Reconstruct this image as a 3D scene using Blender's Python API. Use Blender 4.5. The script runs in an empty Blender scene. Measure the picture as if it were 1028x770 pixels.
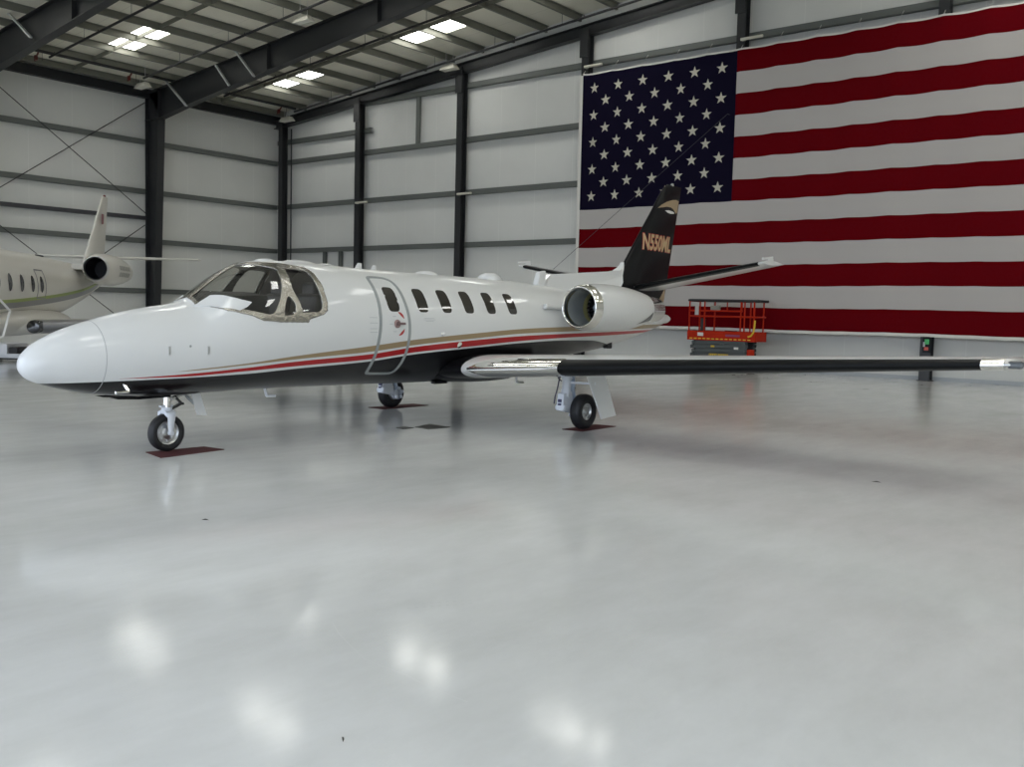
import bpy, bmesh, math, random, bisect
from mathutils import Vector, Matrix
random.seed(7)
C = bpy.context.scene.collection
sc = bpy.context.scene
PI = math.pi

# ------------------------------------------------------------------ camera
FPX = 957.7
yaw, pit, rol = math.radians(-38.783), math.radians(-4.209), math.radians(-1.3957)
CAM_H = 1.742
fwd = Vector((math.sin(yaw)*math.cos(pit), math.cos(yaw)*math.cos(pit), math.sin(pit)))
rt = Vector((math.cos(yaw), -math.sin(yaw), 0))
dn = fwd.cross(rt)
r2 = math.cos(rol)*rt + math.sin(rol)*dn
d2 = -math.sin(rol)*rt + math.cos(rol)*dn
cd = bpy.data.cameras.new('camera'); cam = bpy.data.objects.new('camera', cd); C.objects.link(cam)
cd.sensor_fit = 'HORIZONTAL'; cd.sensor_width = 36; cd.lens = FPX*36/1028
cd.clip_start = 0.05; cd.clip_end = 500
m = Matrix((( r2.x, -d2.x, -fwd.x, 0), (r2.y, -d2.y, -fwd.y, 0), (r2.z, -d2.z, -fwd.z, CAM_H), (0, 0, 0, 1)))
cam.matrix_world = m
sc.camera = cam

# ------------------------------------------------------------------ light
DOOR_X0, DOOR_X1, DOOR_Z, FRONT_Y = -32.0, 12.0, 8.2, -6.0
WORLD_STRENGTH = 3.3
SKYLIGHT_STRENGTH = 9.2
w = bpy.data.worlds.new('overcast_sky'); sc.world = w; w.use_nodes = True
bgn = w.node_tree.nodes['Background']
bgn.inputs['Color'].default_value = (0.80, 0.90, 1.05, 1); bgn.inputs['Strength'].default_value = WORLD_STRENGTH
pl = bpy.data.lights.new('door_daylight', 'AREA'); pl.shape = 'RECTANGLE'
pl.size = DOOR_X1-DOOR_X0; pl.size_y = DOOR_Z; pl.cycles.is_portal = True
po = bpy.data.objects.new('door_daylight', pl); C.objects.link(po)
po.location = ((DOOR_X0+DOOR_X1)/2, FRONT_Y+0.05, DOOR_Z/2); po.rotation_euler = (math.radians(90), 0, 0)
sc.view_settings.view_transform = 'Standard'; sc.view_settings.look = 'None'
sc.view_settings.gamma = 1.0; sc.view_settings.use_curve_mapping = False
sc.view_settings.exposure = 0.0
sc.cycles.max_bounces = 10; sc.cycles.diffuse_bounces = 6; sc.cycles.transparent_max_bounces = 12
sc.cycles.use_denoising = True
sc.cycles.sample_clamp_indirect = 8

# ------------------------------------------------------------------ materials
MATS = {}
def mat(name, col, rough=0.5, metal=0.0, coat=0.0, spec=0.5, emit=None, bump=None, var=None, coatr=0.03):
    if name in MATS: return MATS[name]
    M = bpy.data.materials.new(name); M.use_nodes = True
    nt = M.node_tree; b = nt.nodes['Principled BSDF']
    b.inputs['Base Color'].default_value = (*col, 1); b.inputs['Roughness'].default_value = rough
    b.inputs['Metallic'].default_value = metal; b.inputs['Specular IOR Level'].default_value = spec
    b.inputs['Coat Weight'].default_value = coat; b.inputs['Coat Roughness'].default_value = coatr
    if emit:
        b.inputs['Emission Color'].default_value = (*emit[0], 1); b.inputs['Emission Strength'].default_value = emit[1]
    if var or bump:
        tc = nt.nodes.new('ShaderNodeTexCoord')
        n = nt.nodes.new('ShaderNodeTexNoise'); sc_, amt = (var or bump)
        n.inputs['Scale'].default_value = sc_; n.inputs['Detail'].default_value = 6
        nt.links.new(tc.outputs['Object'], n.inputs['Vector'])
        if var:
            mx = nt.nodes.new('ShaderNodeMapRange'); mx.inputs['To Min'].default_value = 1-amt; mx.inputs['To Max'].default_value = 1+amt
            nt.links.new(n.outputs['Fac'], mx.inputs['Value'])
            mu = nt.nodes.new('ShaderNodeVectorMath'); mu.operation = 'SCALE'; mu.inputs[0].default_value = col
            nt.links.new(mx.outputs['Result'], mu.inputs['Scale']); nt.links.new(mu.outputs['Vector'], b.inputs['Base Color'])
        if bump:
            bp = nt.nodes.new('ShaderNodeBump'); bp.inputs['Strength'].default_value = bump[1]; bp.inputs['Distance'].default_value = 0.02
            nt.links.new(n.outputs['Fac'], bp.inputs['Height']); nt.links.new(bp.outputs['Normal'], b.inputs['Normal'])
    MATS[name] = M
    return M

def stripe_mat(name, col, seam_col, axis, period, width, rough=0.6, var=0.05, nscale=0.6):
    """plain sheeting with thin seams every PERIOD metres along AXIS"""
    M = bpy.data.materials.new(name); M.use_nodes = True
    nt = M.node_tree; b = nt.nodes['Principled BSDF']; b.inputs['Roughness'].default_value = rough
    tc = nt.nodes.new('ShaderNodeTexCoord'); sx = nt.nodes.new('ShaderNodeSeparateXYZ'); nt.links.new(tc.outputs['Object'], sx.inputs[0])
    md = nt.nodes.new('ShaderNodeMath'); md.operation = 'PINGPONG'; md.inputs[1].default_value = period/2
    nt.links.new(sx.outputs[axis], md.inputs[0])
    lt = nt.nodes.new('ShaderNodeMath'); lt.operation = 'LESS_THAN'; lt.inputs[1].default_value = width
    nt.links.new(md.outputs[0], lt.inputs[0])
    n = nt.nodes.new('ShaderNodeTexNoise'); n.inputs['Scale'].default_value = nscale; n.inputs['Detail'].default_value = 7
    nt.links.new(tc.outputs['Object'], n.inputs['Vector'])
    mr = nt.nodes.new('ShaderNodeMapRange'); mr.inputs['To Min'].default_value = 1-var; mr.inputs['To Max'].default_value = 1+var
    nt.links.new(n.outputs['Fac'], mr.inputs['Value'])
    mx = nt.nodes.new('ShaderNodeMix'); mx.data_type = 'RGBA'; mx.inputs[6].default_value = (*col, 1); mx.inputs[7].default_value = (*seam_col, 1)
    nt.links.new(lt.outputs[0], mx.inputs[0])
    mu = nt.nodes.new('ShaderNodeVectorMath'); mu.operation = 'SCALE'
    nt.links.new(mx.outputs[2], mu.inputs[0]); nt.links.new(mr.outputs[0], mu.inputs['Scale'])
    nt.links.new(mu.outputs[0], b.inputs['Base Color'])
    bp = nt.nodes.new('ShaderNodeBump'); bp.inputs['Strength'].default_value = 0.25; bp.inputs['Distance'].default_value = 0.05
    nt.links.new(n.outputs['Fac'], bp.inputs['Height']); nt.links.new(bp.outputs['Normal'], b.inputs['Normal'])
    MATS[name] = M
    return M

def floor_mat():
    M = bpy.data.materials.new('epoxy_floor'); M.use_nodes = True
    nt = M.node_tree; b = nt.nodes['Principled BSDF']
    tc = nt.nodes.new('ShaderNodeTexCoord')
    n1 = nt.nodes.new('ShaderNodeTexNoise'); n1.inputs['Scale'].default_value = 0.35; n1.inputs['Detail'].default_value = 8; n1.inputs['Roughness'].default_value = 0.6
    n2 = nt.nodes.new('ShaderNodeTexNoise'); n2.inputs['Scale'].default_value = 2.2; n2.inputs['Detail'].default_value = 8; n2.inputs['Roughness'].default_value = 0.7
    mp = nt.nodes.new('ShaderNodeMapping'); mp.inputs['Scale'].default_value = (1, 0.35, 1); mp.inputs['Rotation'].default_value = (0, 0, 0.5)
    nt.links.new(tc.outputs['Object'], n1.inputs['Vector']); nt.links.new(tc.outputs['Object'], mp.inputs['Vector']); nt.links.new(mp.outputs[0], n2.inputs['Vector'])
    cr = nt.nodes.new('ShaderNodeValToRGB')
    cr.color_ramp.elements[0].position = 0.30; cr.color_ramp.elements[0].color = (0.54, 0.545, 0.53, 1)
    cr.color_ramp.elements[1].position = 0.62; cr.color_ramp.elements[1].color = (0.68, 0.685, 0.68, 1)
    mx = nt.nodes.new('ShaderNodeMix'); mx.data_type = 'FLOAT'; mx.inputs[0].default_value = 0.45
    nt.links.new(n1.outputs['Fac'], mx.inputs[2]); nt.links.new(n2.outputs['Fac'], mx.inputs[3])
    nt.links.new(mx.outputs[0], cr.inputs[0]); nt.links.new(cr.outputs[0], b.inputs['Base Color'])
    mr = nt.nodes.new('ShaderNodeMapRange'); mr.inputs['From Min'].default_value = .3; mr.inputs['From Max'].default_value = .7
    mr.inputs['To Min'].default_value = 0.08; mr.inputs['To Max'].default_value = 0.14
    nt.links.new(n2.outputs['Fac'], mr.inputs[0]); nt.links.new(mr.outputs[0], b.inputs['Roughness'])
    b.inputs['Specular IOR Level'].default_value = 0.2
    MATS['epoxy_floor'] = M
    return M

WHITE = mat('white_gloss_paint', (0.70, 0.705, 0.70), 0.28, coat=0.6)
BLACKP = mat('black_gloss_paint', (0.007, 0.007, 0.008), 0.3, coat=0.18, spec=.05)
RED = mat('red_stripe_paint', (0.42, 0.012, 0.015), 0.3, coat=0.5)
GOLD = mat('gold_stripe_paint', (0.34, 0.25, 0.14), 0.35, coat=0.5)
CHROME = mat('polished_metal', (0.78, 0.77, 0.74), 0.09, 1.0)
FRAMEM = mat('polished_window_frame', (0.38, 0.365, 0.335), 0.09, 1.0, bump=(18, 0.5))
ALU = mat('brushed_aluminium', (0.62, 0.63, 0.64), 0.32, 1.0)
RUBBER = mat('black_rubber', (0.012, 0.012, 0.014), 0.55)
BOOT = mat('black_rubber_boot', (0.007, 0.0075, 0.008), 0.35, spec=.1)
GEARW = mat('white_gear_paint', (0.72, 0.75, 0.80), 0.35)
GREYSEAL = mat('grey_door_seal', (0.30, 0.32, 0.32), 0.5)
DKGLASS = mat('dark_cabin_glass', (0.018, 0.015, 0.012), 0.04, spec=0.8)
DKGREY = mat('dark_interior', (0.030, 0.029, 0.030), 0.7)
TRIMI = mat('cockpit_trim', (0.20, 0.18, 0.18), 0.7)
SEATM = mat('seat_leather', (0.035, 0.03, 0.032), 0.5)
STEEL = mat('dark_steel_paint', (0.020, 0.021, 0.023), 0.45)
STEELG = mat('galvanised_girt', (0.135, 0.145, 0.135), 0.5, 0.25)
PURL = mat('purlin_steel', (0.20, 0.20, 0.165), 0.55, 0.2)
PIPE = mat('black_pipe', (0.016, 0.016, 0.018), 0.5)
BRACE = mat('pale_brace_steel', (0.52, 0.53, 0.52), 0.5)
REDM = mat('dark_red_mat', (0.07, 0.009, 0.010), 0.85, var=(30, .2))
LIFTR = mat('lift_red_paint', (0.40, 0.020, 0.004), 0.5, spec=.12)
LIFTG = mat('lift_grey_paint', (0.075, 0.085, 0.085), 0.5)
YEL = mat('yellow_paint', (0.62, 0.42, 0.02), 0.5)
FIXW = mat('white_enamel', (0.60, 0.58, 0.50), 0.4)

def glass_mat(name, tint, gloss=0.10):
    M = bpy.data.materials.new(name); M.use_nodes = True; nt = M.node_tree
    for n in list(nt.nodes): nt.nodes.remove(n)
    o = nt.nodes.new('ShaderNodeOutputMaterial'); t = nt.nodes.new('ShaderNodeBsdfTransparent'); g = nt.nodes.new('ShaderNodeBsdfGlossy')
    t.inputs[0].default_value = (*tint, 1); g.inputs['Roughness'].default_value = 0.02; g.inputs['Color'].default_value = (1, 1, 1, 1)
    lw_ = nt.nodes.new('ShaderNodeLayerWeight'); lw_.inputs['Blend'].default_value = .5
    pw = nt.nodes.new('ShaderNodeMath'); pw.operation = 'POWER'; pw.inputs[1].default_value = 4.0; nt.links.new(lw_.outputs['Facing'], pw.inputs[0])
    f = nt.nodes.new('ShaderNodeMath'); f.operation = 'MULTIPLY_ADD'; f.inputs[1].default_value = .85; f.inputs[2].default_value = .07; nt.links.new(pw.outputs[0], f.inputs[0])
    mx = nt.nodes.new('ShaderNodeMixShader'); nt.links.new(f.outputs[0], mx.inputs[0]); nt.links.new(t.outputs[0], mx.inputs[1]); nt.links.new(g.outputs[0], mx.inputs[2])
    nt.links.new(mx.outputs[0], o.inputs[0]); MATS[name] = M
    return M
WGLASS = glass_mat('windshield_glass', (0.88, 0.88, 0.85))
CLEARG = glass_mat('lamp_glass', (0.9, 0.9, 0.9))

# ------------------------------------------------------------------ mesh helpers
class MB:
    def __init__(s): s.v, s.f, s.mi = [], [], []
    def add(s, vs, fs, mi=0):
        o = len(s.v); s.v += [tuple(v) for v in vs]
        for f in fs: s.f.append(tuple(i+o for i in f)); s.mi.append(mi)
    def box(s, c, d, rot=None, mi=0, taper=1.0):
        hx, hy, hz = d[0]/2, d[1]/2, d[2]/2
        vs = [Vector((x*(hx if z < 0 else hx*taper), y*(hy if z < 0 else hy*taper), z*hz)) for x in (-1, 1) for y in (-1, 1) for z in (-1, 1)]
        if rot is not None: vs = [rot @ v for v in vs]
        s.add([v+Vector(c) for v in vs], [(0, 1, 3, 2), (4, 6, 7, 5), (0, 4, 5, 1), (2, 3, 7, 6), (0, 2, 6, 4), (1, 5, 7, 3)], mi)
    def bar(s, a, b, wd, ht, mi=0, up=(0, 0, 1)):
        """rectangular bar from a to b"""
        a, b = Vector(a), Vector(b); d = (b-a).normalized(); u = Vector(up)
        sd = d.cross(u); 
        if sd.length < 1e-4: sd = d.cross(Vector((1, 0, 0)))
        sd.normalize(); u = sd.cross(d)
        vs = [p + sd*(wd/2*i) + u*(ht/2*j) for p in (a, b) for i, j in ((-1, -1), (1, -1), (1, 1), (-1, 1))]
        s.add(vs, [(0, 3, 2, 1), (4, 5, 6, 7), (0, 1, 5, 4), (1, 2, 6, 5), (2, 3, 7, 6), (3, 0, 4, 7)], mi)
    def tube(s, a, b, r, n=12, r2=None, mi=0, caps=True):
        a, b = Vector(a), Vector(b); d = (b-a).normalized(); r2 = r if r2 is None else r2
        u = d.orthogonal().normalized(); w_ = d.cross(u)
        vs = []
        for p, rr in ((a, r), (b, r2)):
            for k in range(n):
                t = 2*PI*k/n; vs.append(p+u*math.cos(t)*rr+w_*math.sin(t)*rr)
        fs = [(k, (k+1) % n, n+(k+1) % n, n+k) for k in range(n)]
        if caps: fs += [tuple(range(n-1, -1, -1)), tuple(range(n, 2*n))]
        s.add(vs, fs, mi)
    def path(s, pts, r, n=10, mi=0):
        for a, b in zip(pts[:-1], pts[1:]): s.tube(a, b, r, n, mi=mi)
    def lathe(s, prof, org, ax, n=48, mi=0, close=False):
        """prof: list of (distance along ax, radius)"""
        org, ax = Vector(org), Vector(ax).normalized(); u = ax.orthogonal().normalized(); w_ = ax.cross(u)
        vs = []
        for x, r in prof:
            for k in range(n):
                t = 2*PI*k/n; vs.append(org+ax*x+(u*math.cos(t)+w_*math.sin(t))*max(r, 1e-5))
        fs = []; L = len(prof)
        for i in range(L if close else L-1):
            j = (i+1) % L
            for k in range(n): fs.append((i*n+k, i*n+(k+1) % n, j*n+(k+1) % n, j*n+k))
        s.add(vs, fs, mi)
    def grid(s, P, mi=0, closed=False):
        R, Cn = len(P), len(P[0]); fs = []
        for i in range(R-1):
            for j in range(Cn if closed else Cn-1):
                k = (j+1) % Cn; fs.append((i*Cn+j, i*Cn+k, (i+1)*Cn+k, (i+1)*Cn+j))
        s.add([p for r in P for p in r], fs, mi)
    def prism(s, poly, thick, mi=0):
        """poly: 3-D outline, extruded by +-thick/2 vector"""
        t = Vector(thick)/2; n = len(poly)
        vs = [Vector(p)-t for p in poly]+[Vector(p)+t for p in poly]
        s.add(vs, [tuple(range(n-1, -1, -1)), tuple(range(n, 2*n))]+[(k, (k+1) % n, n+(k+1) % n, n+k) for k in range(n)], mi)
    def build(s, name, mats, parent=None, smooth=False, angle=35, bevel=0, loc=None, rotz=0, fix=True):
        me = bpy.data.meshes.new(name); me.from_pydata(s.v, [], s.f)
        if not isinstance(mats, (list, tuple)): mats = [mats]
        for M in mats: me.materials.append(M)
        me.polygons.foreach_set('material_index', s.mi)
        if fix:
            bm = bmesh.new(); bm.from_mesh(me); bmesh.ops.recalc_face_normals(bm, faces=bm.faces); bm.to_mesh(me); bm.free()
        if smooth:
            me.polygons.foreach_set('use_smooth', [True]*len(me.polygons)); me.set_sharp_from_angle(angle=math.radians(angle))
        me.update()
        o = bpy.data.objects.new(name, me); C.objects.link(o)
        if parent is not None: o.parent = parent
        if loc: o.location = loc
        o.rotation_euler = (0, 0, rotz)
        if bevel:
            b = o.modifiers.new('bevel', 'BEVEL'); b.width = bevel; b.segments = 2; b.limit_method = 'ANGLE'
        return o

def tag(o, label, cat, group=None, kind=None):
    o['label'] = label; o['category'] = cat
    if group: o['group'] = group
    if kind: o['kind'] = kind
    return o
def thing(name, label, cat, loc=(0, 0, 0), rz=0, group=None):
    o = bpy.data.objects.new(name, None); C.objects.link(o); o.empty_display_size = 0.3
    o.location = loc; o.rotation_euler = (0, 0, rz)
    return tag(o, label, cat, group)
def part(name, parent, loc=(0, 0, 0), label=None):
    o = bpy.data.objects.new(name, None); C.objects.link(o); o.parent = parent; o.location = loc
    if label: o['label'] = label
    return o
def copy_tree(o, parent=None):
    c = o.copy(); C.objects.link(c)
    if parent is not None: c.parent = parent
    for ch in list(o.children): copy_tree(ch, c)
    return c
ORD = ['first', 'second', 'third', 'fourth', 'fifth', 'sixth', 'seventh', 'eighth', 'ninth', 'tenth', 'eleventh', 'twelfth', 'thirteenth', 'fourteenth', 'fifteenth', 'sixteenth']

# ------------------------------------------------------------------ building
XL, XR, YB, XRIDGE = -40.35, 15.5, 30.75, -12.4
ROOF0, SL = 11.50, 0.092
def roofz(x): return ROOF0 + SL*((x-XL) if x < XRIDGE else (2*XRIDGE-XL-x))

WALLM = stripe_mat('insulated_wall_sheet', (0.66, 0.66, 0.635), (0.72, 0.72, 0.69), 0, 1.83, 0.012, var=0.07)
WALLL = stripe_mat('insulated_wall_sheet_side', (0.64, 0.64, 0.61), (0.70, 0.70, 0.67), 1, 1.83, 0.012, var=0.07)
ROOFM = stripe_mat('insulated_roof_sheet', (0.82, 0.79, 0.68), (0.66, 0.63, 0.55), 1, 1.83, 0.012, var=0.06)
b = MB(); b.add([(XL-.2, FRONT_Y, 0), (XR+.2, FRONT_Y, 0), (XR+.2, YB+.2, 0), (XL-.2, YB+.2, 0), (XL-.2, FRONT_Y, -.2), (XR+.2, FRONT_Y, -.2), (XR+.2, YB+.2, -.2), (XL-.2, YB+.2, -.2)],
      [(0, 1, 2, 3), (7, 6, 5, 4), (0, 4, 5, 1), (1, 5, 6, 2), (2, 6, 7, 3), (3, 7, 4, 0)])
tag(b.build('floor', floor_mat()), 'glossy pale grey epoxy hangar floor', 'floor', kind='structure')
b = MB(); b.box((-10, FRONT_Y-45, -.11), (220, 90, .2))
tag(b.build('apron_ground', mat('apron_concrete', (0.42, 0.42, 0.41), 0.8, var=(0.3, .1))), 'grey concrete apron outside the open hangar door', 'ground', kind='structure')
b = MB()
def gable_wall(b, y0, y1):
    poly = [(XL, 0), (XR, 0), (XR, roofz(XR)), (XRIDGE, roofz(XRIDGE)), (XL, roofz(XL))]
    b.prism([(x, (y0+y1)/2, z) for x, z in poly], (0, y1-y0, 0))
gable_wall(b, YB, YB+.15)
tag(b.build('wall_back', WALLM), 'pale insulated end wall behind the big flag', 'wall', kind='structure')
b = MB(); b.box((XL-.075, (FRONT_Y+YB)/2, (ROOF0)/2), (.15, YB-FRONT_Y, ROOF0))
tag(b.build('wall_left', WALLL), 'pale insulated side wall behind the parked grey-striped jet', 'wall', kind='structure')
b = MB(); b.box((XR+.075, (FRONT_Y+YB)/2, roofz(XR)/2), (.15, YB-FRONT_Y, roofz(XR)))
tag(b.build('wall_right', WALLL), 'pale insulated side wall on the camera side', 'wall', kind='structure')
b = MB(); yc = FRONT_Y-.08
def slabp(poly): b.prism([(x, yc, z) for x, z in poly], (0, .15, 0))
slabp([(XL, 0), (DOOR_X0, 0), (DOOR_X0, roofz(DOOR_X0)), (XL, roofz(XL))])
slabp([(DOOR_X1, 0), (XR, 0), (XR, roofz(XR)), (DOOR_X1, roofz(DOOR_X1))])
slabp([(DOOR_X0, DOOR_Z), (DOOR_X1, DOOR_Z), (DOOR_X1, roofz(DOOR_X1)), (XRIDGE, roofz(XRIDGE)), (DOOR_X0, roofz(DOOR_X0))])
tag(b.build('wall_front', WALLM), 'front wall around the wide open hangar door', 'wall', kind='structure')
# roof with three skylight openings
SKY = [(-36.75, -33.35, 19.65, 20.75), (-36.55, -33.4, 27.15, 28.35), (-28.75, -25.5, 27.15, 28.4), (-28.75, -25.5, 19.65, 20.75), (-20.9, -17.65, 27.15, 28.4), (-20.9, -17.65, 19.65, 20.75)]
SKY += [(x_, x_+3.25, y_, y_+1.15) for x_ in (-7.15, .7, 8.6) for y_ in (27.2, 19.65)]
SKY += [(x_, x_+3.25, y_, y_+1.15) for x_ in (-36.6, -28.75, -20.9, -7.15, .7, 8.6) for y_ in (12.2, 4.7)]
b = MB()
xs = sorted(set([XL-.2, XRIDGE, XR+.2]+[q for s_ in SKY for q in s_[:2]])); ys = sorted(set([FRONT_Y-.2, YB+.2]+[q for s_ in SKY for q in s_[2:]]))
for i in range(len(xs)-1):
    for j in range(len(ys)-1):
        xm, ym = (xs[i]+xs[i+1])/2, (ys[j]+ys[j+1])/2
        if any(s_[0] < xm < s_[1] and s_[2] < ym < s_[3] for s_ in SKY): continue
        q = [(xs[i], ys[j]), (xs[i+1], ys[j]), (xs[i+1], ys[j+1]), (xs[i], ys[j+1])]
        vs = [(x, y, roofz(x)) for x, y in q]+[(x, y, roofz(x)+.12) for x, y in q]
        b.add(vs, [(0, 3, 2, 1), (4, 5, 6, 7), (0, 1, 5, 4), (1, 2, 6, 5), (2, 3, 7, 6), (3, 0, 4, 7)])
tag(b.build('ceiling', ROOFM, fix=False), 'insulated sloping hangar roof underside', 'ceiling', kind='structure')
SKYM = mat('daylit_skylight_panel', (0.8, 0.85, 0.85), 0.5, emit=((1.0, 1.0, 0.95), SKYLIGHT_STRENGTH))
for i, (x0, x1, y0, y1) in enumerate(SKY):
    b = MB(); b.prism([(x0, y0, roofz(x0)+.06), (x1, y0, roofz(x1)+.06), (x1, y1, roofz(x1)+.06), (x0, y1, roofz(x0)+.06)], (0, 0, .03))
    lab = (['bright skylight above the grey-striped parked jet', 'bright skylight nearest the back left corner', 'bright skylight between the second and third flag-wall posts', 'skylight behind the upper main rafter', 'skylight above the left edge of the flag', 'skylight in front of the flag canton'][i] if i < 6 else 'bright roof skylight, %s row from the flag wall, %s from the left wall' % (ORD[int(round((27.2-y0)/7.5))], ORD[int(round((x0+36.6)/7.85))]))
    tag(b.build('window_%d' % (i+1), SKYM), lab, 'skylight', kind='structure')

# columns of the end wall
POSTX = [-39.46, -33.80, -27.47, -21.13, -14.79, -8.34, -2.0]
def rafb(x): return 11.74 + .084*(x+27.6)     # underside of the end rafter
for i, x in enumerate(POSTX):
    b = MB(); zt = rafb(x)+.1; y0 = 30.22; D_ = .33; Wd = .31
    b.box((x, y0+.012, zt/2), (Wd, .024, zt)); b.box((x, y0+D_-.012, zt/2), (Wd, .024, zt)); b.box((x, y0+D_/2, zt/2), (.02, D_, zt))
    b.box((x, y0+D_/2, .012), (Wd+.08, D_+.05, .024))
    if 0 < i: b.box((x-.045, y0-.02, zt-.42), (Wd+.06, .05, 1.05))
    tag(b.build('steel_column', STEEL), ('dark steel column in the back left corner' if i == 0 else 'dark steel post of the flag wall, %s from the left corner' % ORD[i]), 'column', kind='structure')
# end rafter
b = MB()
xa, xb_ = -40.1, XRIDGE
y0 = 30.25
def rafter(b, pts_top, pts_bot, yc, fw, web=.02, ft=.03):
    for (p, sgn) in ((pts_top, -1), (pts_bot, 1)):
        for (a, c) in zip(p[:-1], p[1:]):
            b.prism([(a[0], yc-fw/2, a[1]), (c[0], yc-fw/2, c[1]), (c[0], yc+fw/2, c[1]), (a[0], yc+fw/2, a[1])], (0, 0, ft))
    poly = [(x, yc, z) for x, z in pts_bot]+[(x, yc, z) for x, z in reversed(pts_top)]
    b.prism(poly, (0, web, 0))
def raft(x): return 11.24+.092*(x+40.3)
rafter(b, [(xa, rafb(xa)+.40), (xb_, rafb(xb_)+.40)], [(xa, rafb(xa)), (xb_, rafb(xb_))], y0+.2, .3)
tag(b.build('end_rafter_beam', STEEL), 'dark steel rafter along the top of the flag wall', 'beam', kind='structure')
# main frames: tapered column + haunched rafter
for i, yc in enumerate([23.55, 15.85, 8.2]):
    b = MB()
    prof_out = [(-40.2, 0), (-40.2, 11.1)]; prof_in = [(-39.62, 0), (-39.15, 9.95)]
    fw = .34
    for p in (prof_out, prof_in):
        (x0, z0), (x1, z1) = p
        b.prism([(x0, yc-fw/2, z0), (x1, yc-fw/2, z1), (x1, yc+fw/2, z1), (x0, yc+fw/2, z0)], (.03, 0, 0))
    b.prism([(-40.2, yc, 0), (-39.62, yc, 0), (-39.15, yc, 9.95), (-39.15, yc, 11.1), (-40.2, yc, 11.1)], (0, .02, 0))
    b.box((-39.7, yc, 9.95), (1.1, fw, .03)); b.box((-39.9, yc, .015), (.8, fw+.1, .03))
    tag(b.build('steel_column', STEEL), ['broad dark tapered steel column standing behind the jet nose', 'dark tapered steel column of the next frame towards the door', 'dark tapered steel column nearest the door'][i], 'column', kind='structure')
    b = MB()
    T = [(-40.2, 11.14), (XRIDGE, 11.14+.092*(XRIDGE+40.2))]
    B_ = [(-39.15, 9.95), (-37.2, 10.24), (-22.2, 12.05), (XRIDGE, 12.94)]
    rafter(b, [T[0], (-22.2, 11.14+.092*18), T[1]], B_, yc, .34)
    for xs_ in (-39.15, -31.4, -25.2):
        zt_ = 11.14+.092*(xs_+40.2); zb_ = 9.95+(xs_+39.15)*.125
        b.box((xs_, yc, (zt_+zb_)/2), (.04, .36, (zt_-zb_)))
    tag(b.build('rafter_beam', STEEL), ['deep dark steel rafter rising from the broad column', 'deep dark steel rafter in the upper left of the photo', 'deep dark steel rafter nearest the door'][i], 'beam', kind='structure')
    if i < 2:
        for k, (xa_, za, xc_, zc_) in enumerate([(-38.9, 11.78, -36.9, 10.2), (-34.77, 11.6, -33.84, 10.66), (-33.57, 12.1, -32.18, 10.8)] if i == 0 else [(-36.33, 12.2, -34.23, 10.82)]):
            b = MB(); b.bar((xa_, yc-.19, za), (xc_, yc-.19, zc_), .06, .10, up=(0, 1, 0))
            tag(b.build('flange_brace_beam', BRACE), (['pale diagonal flange brace nearest the broad column', 'short pale flange brace, second from the broad column', 'pale flange brace, third from the broad column'][k] if i == 0 else 'pale diagonal flange brace on the upper left rafter'), 'brace', kind='structure')
# purlins
k = 0
px_ = -39.75
while px_ < -13:
    b = MB(); zt = roofz(px_); hh = .24
    b.box((px_, (FRONT_Y+YB)/2, zt-hh/2), (.012, YB-FRONT_Y, hh)); b.box((px_+.045, (FRONT_Y+YB)/2, zt-.012), (.09, YB-FRONT_Y, .012)); b.box((px_-.045, (FRONT_Y+YB)/2, zt-hh+.006), (.09, YB-FRONT_Y, .012))
    k += 1
    tag(b.build('purlin_beam', PURL), 'grey steel roof purlin, %s in from the left wall' % (ORD+['seventeenth', 'eighteenth', 'nineteenth'])[k-1], 'purlin', kind='structure')
    px_ += 1.64
# eave strut
b = MB(); b.box((XL+.14, (FRONT_Y+YB)/2, 11.12), (.24, YB-FRONT_Y, .40))
tag(b.build('eave_beam', STEEL), 'dark eave beam along the top of the left wall', 'beam', kind='structure')
# purlin bridging straps mid-bay
for i, yb_ in enumerate([27.0, 19.9]):
    b = MB(); n = 16
    for s_ in range(n):
        x0_, x1_ = -39.75+1.64*s_, -39.75+1.64*(s_+1)
        b.bar((x0_, yb_, roofz(x0_)-.13), (x1_, yb_, roofz(x1_)-.13), .03, .16)
    tag(b.build('bridging_beam', PURL), ['row of bridging straps between purlins in the end bay', 'row of bridging straps between purlins in the second bay'][i], 'bridging', kind='structure')
# wall girts
def girt(name_, a, c, d, label, M=STEELG, h=.2):
    b = MB(); b.bar(a, c, d, .02, up=(0, 0, 1)) if False else None
    a, c = Vector(a), Vector(c); mid = (a+c)/2
    alongx = abs(c.x-a.x) > abs(c.y-a.y); L_ = (c-a).length
    for dz, t_ in ((h/2, .014), (-h/2, .014)):
        b.box((mid.x, mid.y, mid.z+dz), (L_, d, t_) if alongx else (d, L_, t_))
    if alongx: b.box((mid.x, mid.y-d/2+.006, mid.z), (L_, .012, h))
    else: b.box((mid.x+d/2-.006, mid.y, mid.z), (.012, L_, h))
    return tag(b.build(name_, M), label, 'girt', kind='structure')
BG = [2.35, 4.6, 6.8, 9.0, 11.25]
bays = [(-40.2, -33.9), (-33.9, -27.55), (-27.55, -21.2), (-21.2, -14.85), (-14.85, -8.4), (-8.4, -2.0)]
for gi, z in enumerate(BG):
    for bi, (x0, x1) in enumerate(bays):
        if gi == 4 and bi == 0:
            girt('wall_girt_beam', (x0+.1, 30.62, 10.0), (x1+.65, 30.62, 10.0), .18, 'short top girt beside the back left corner'); continue
        if gi < 4 and bi >= 3: continue
        girt('wall_girt_beam', (x0+.1, 30.62, z), (x1-.0, 30.62, z), .18, '%s wall girt from the floor in the %s bay right of the corner' % (ORD[gi], ORD[bi]))
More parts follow.
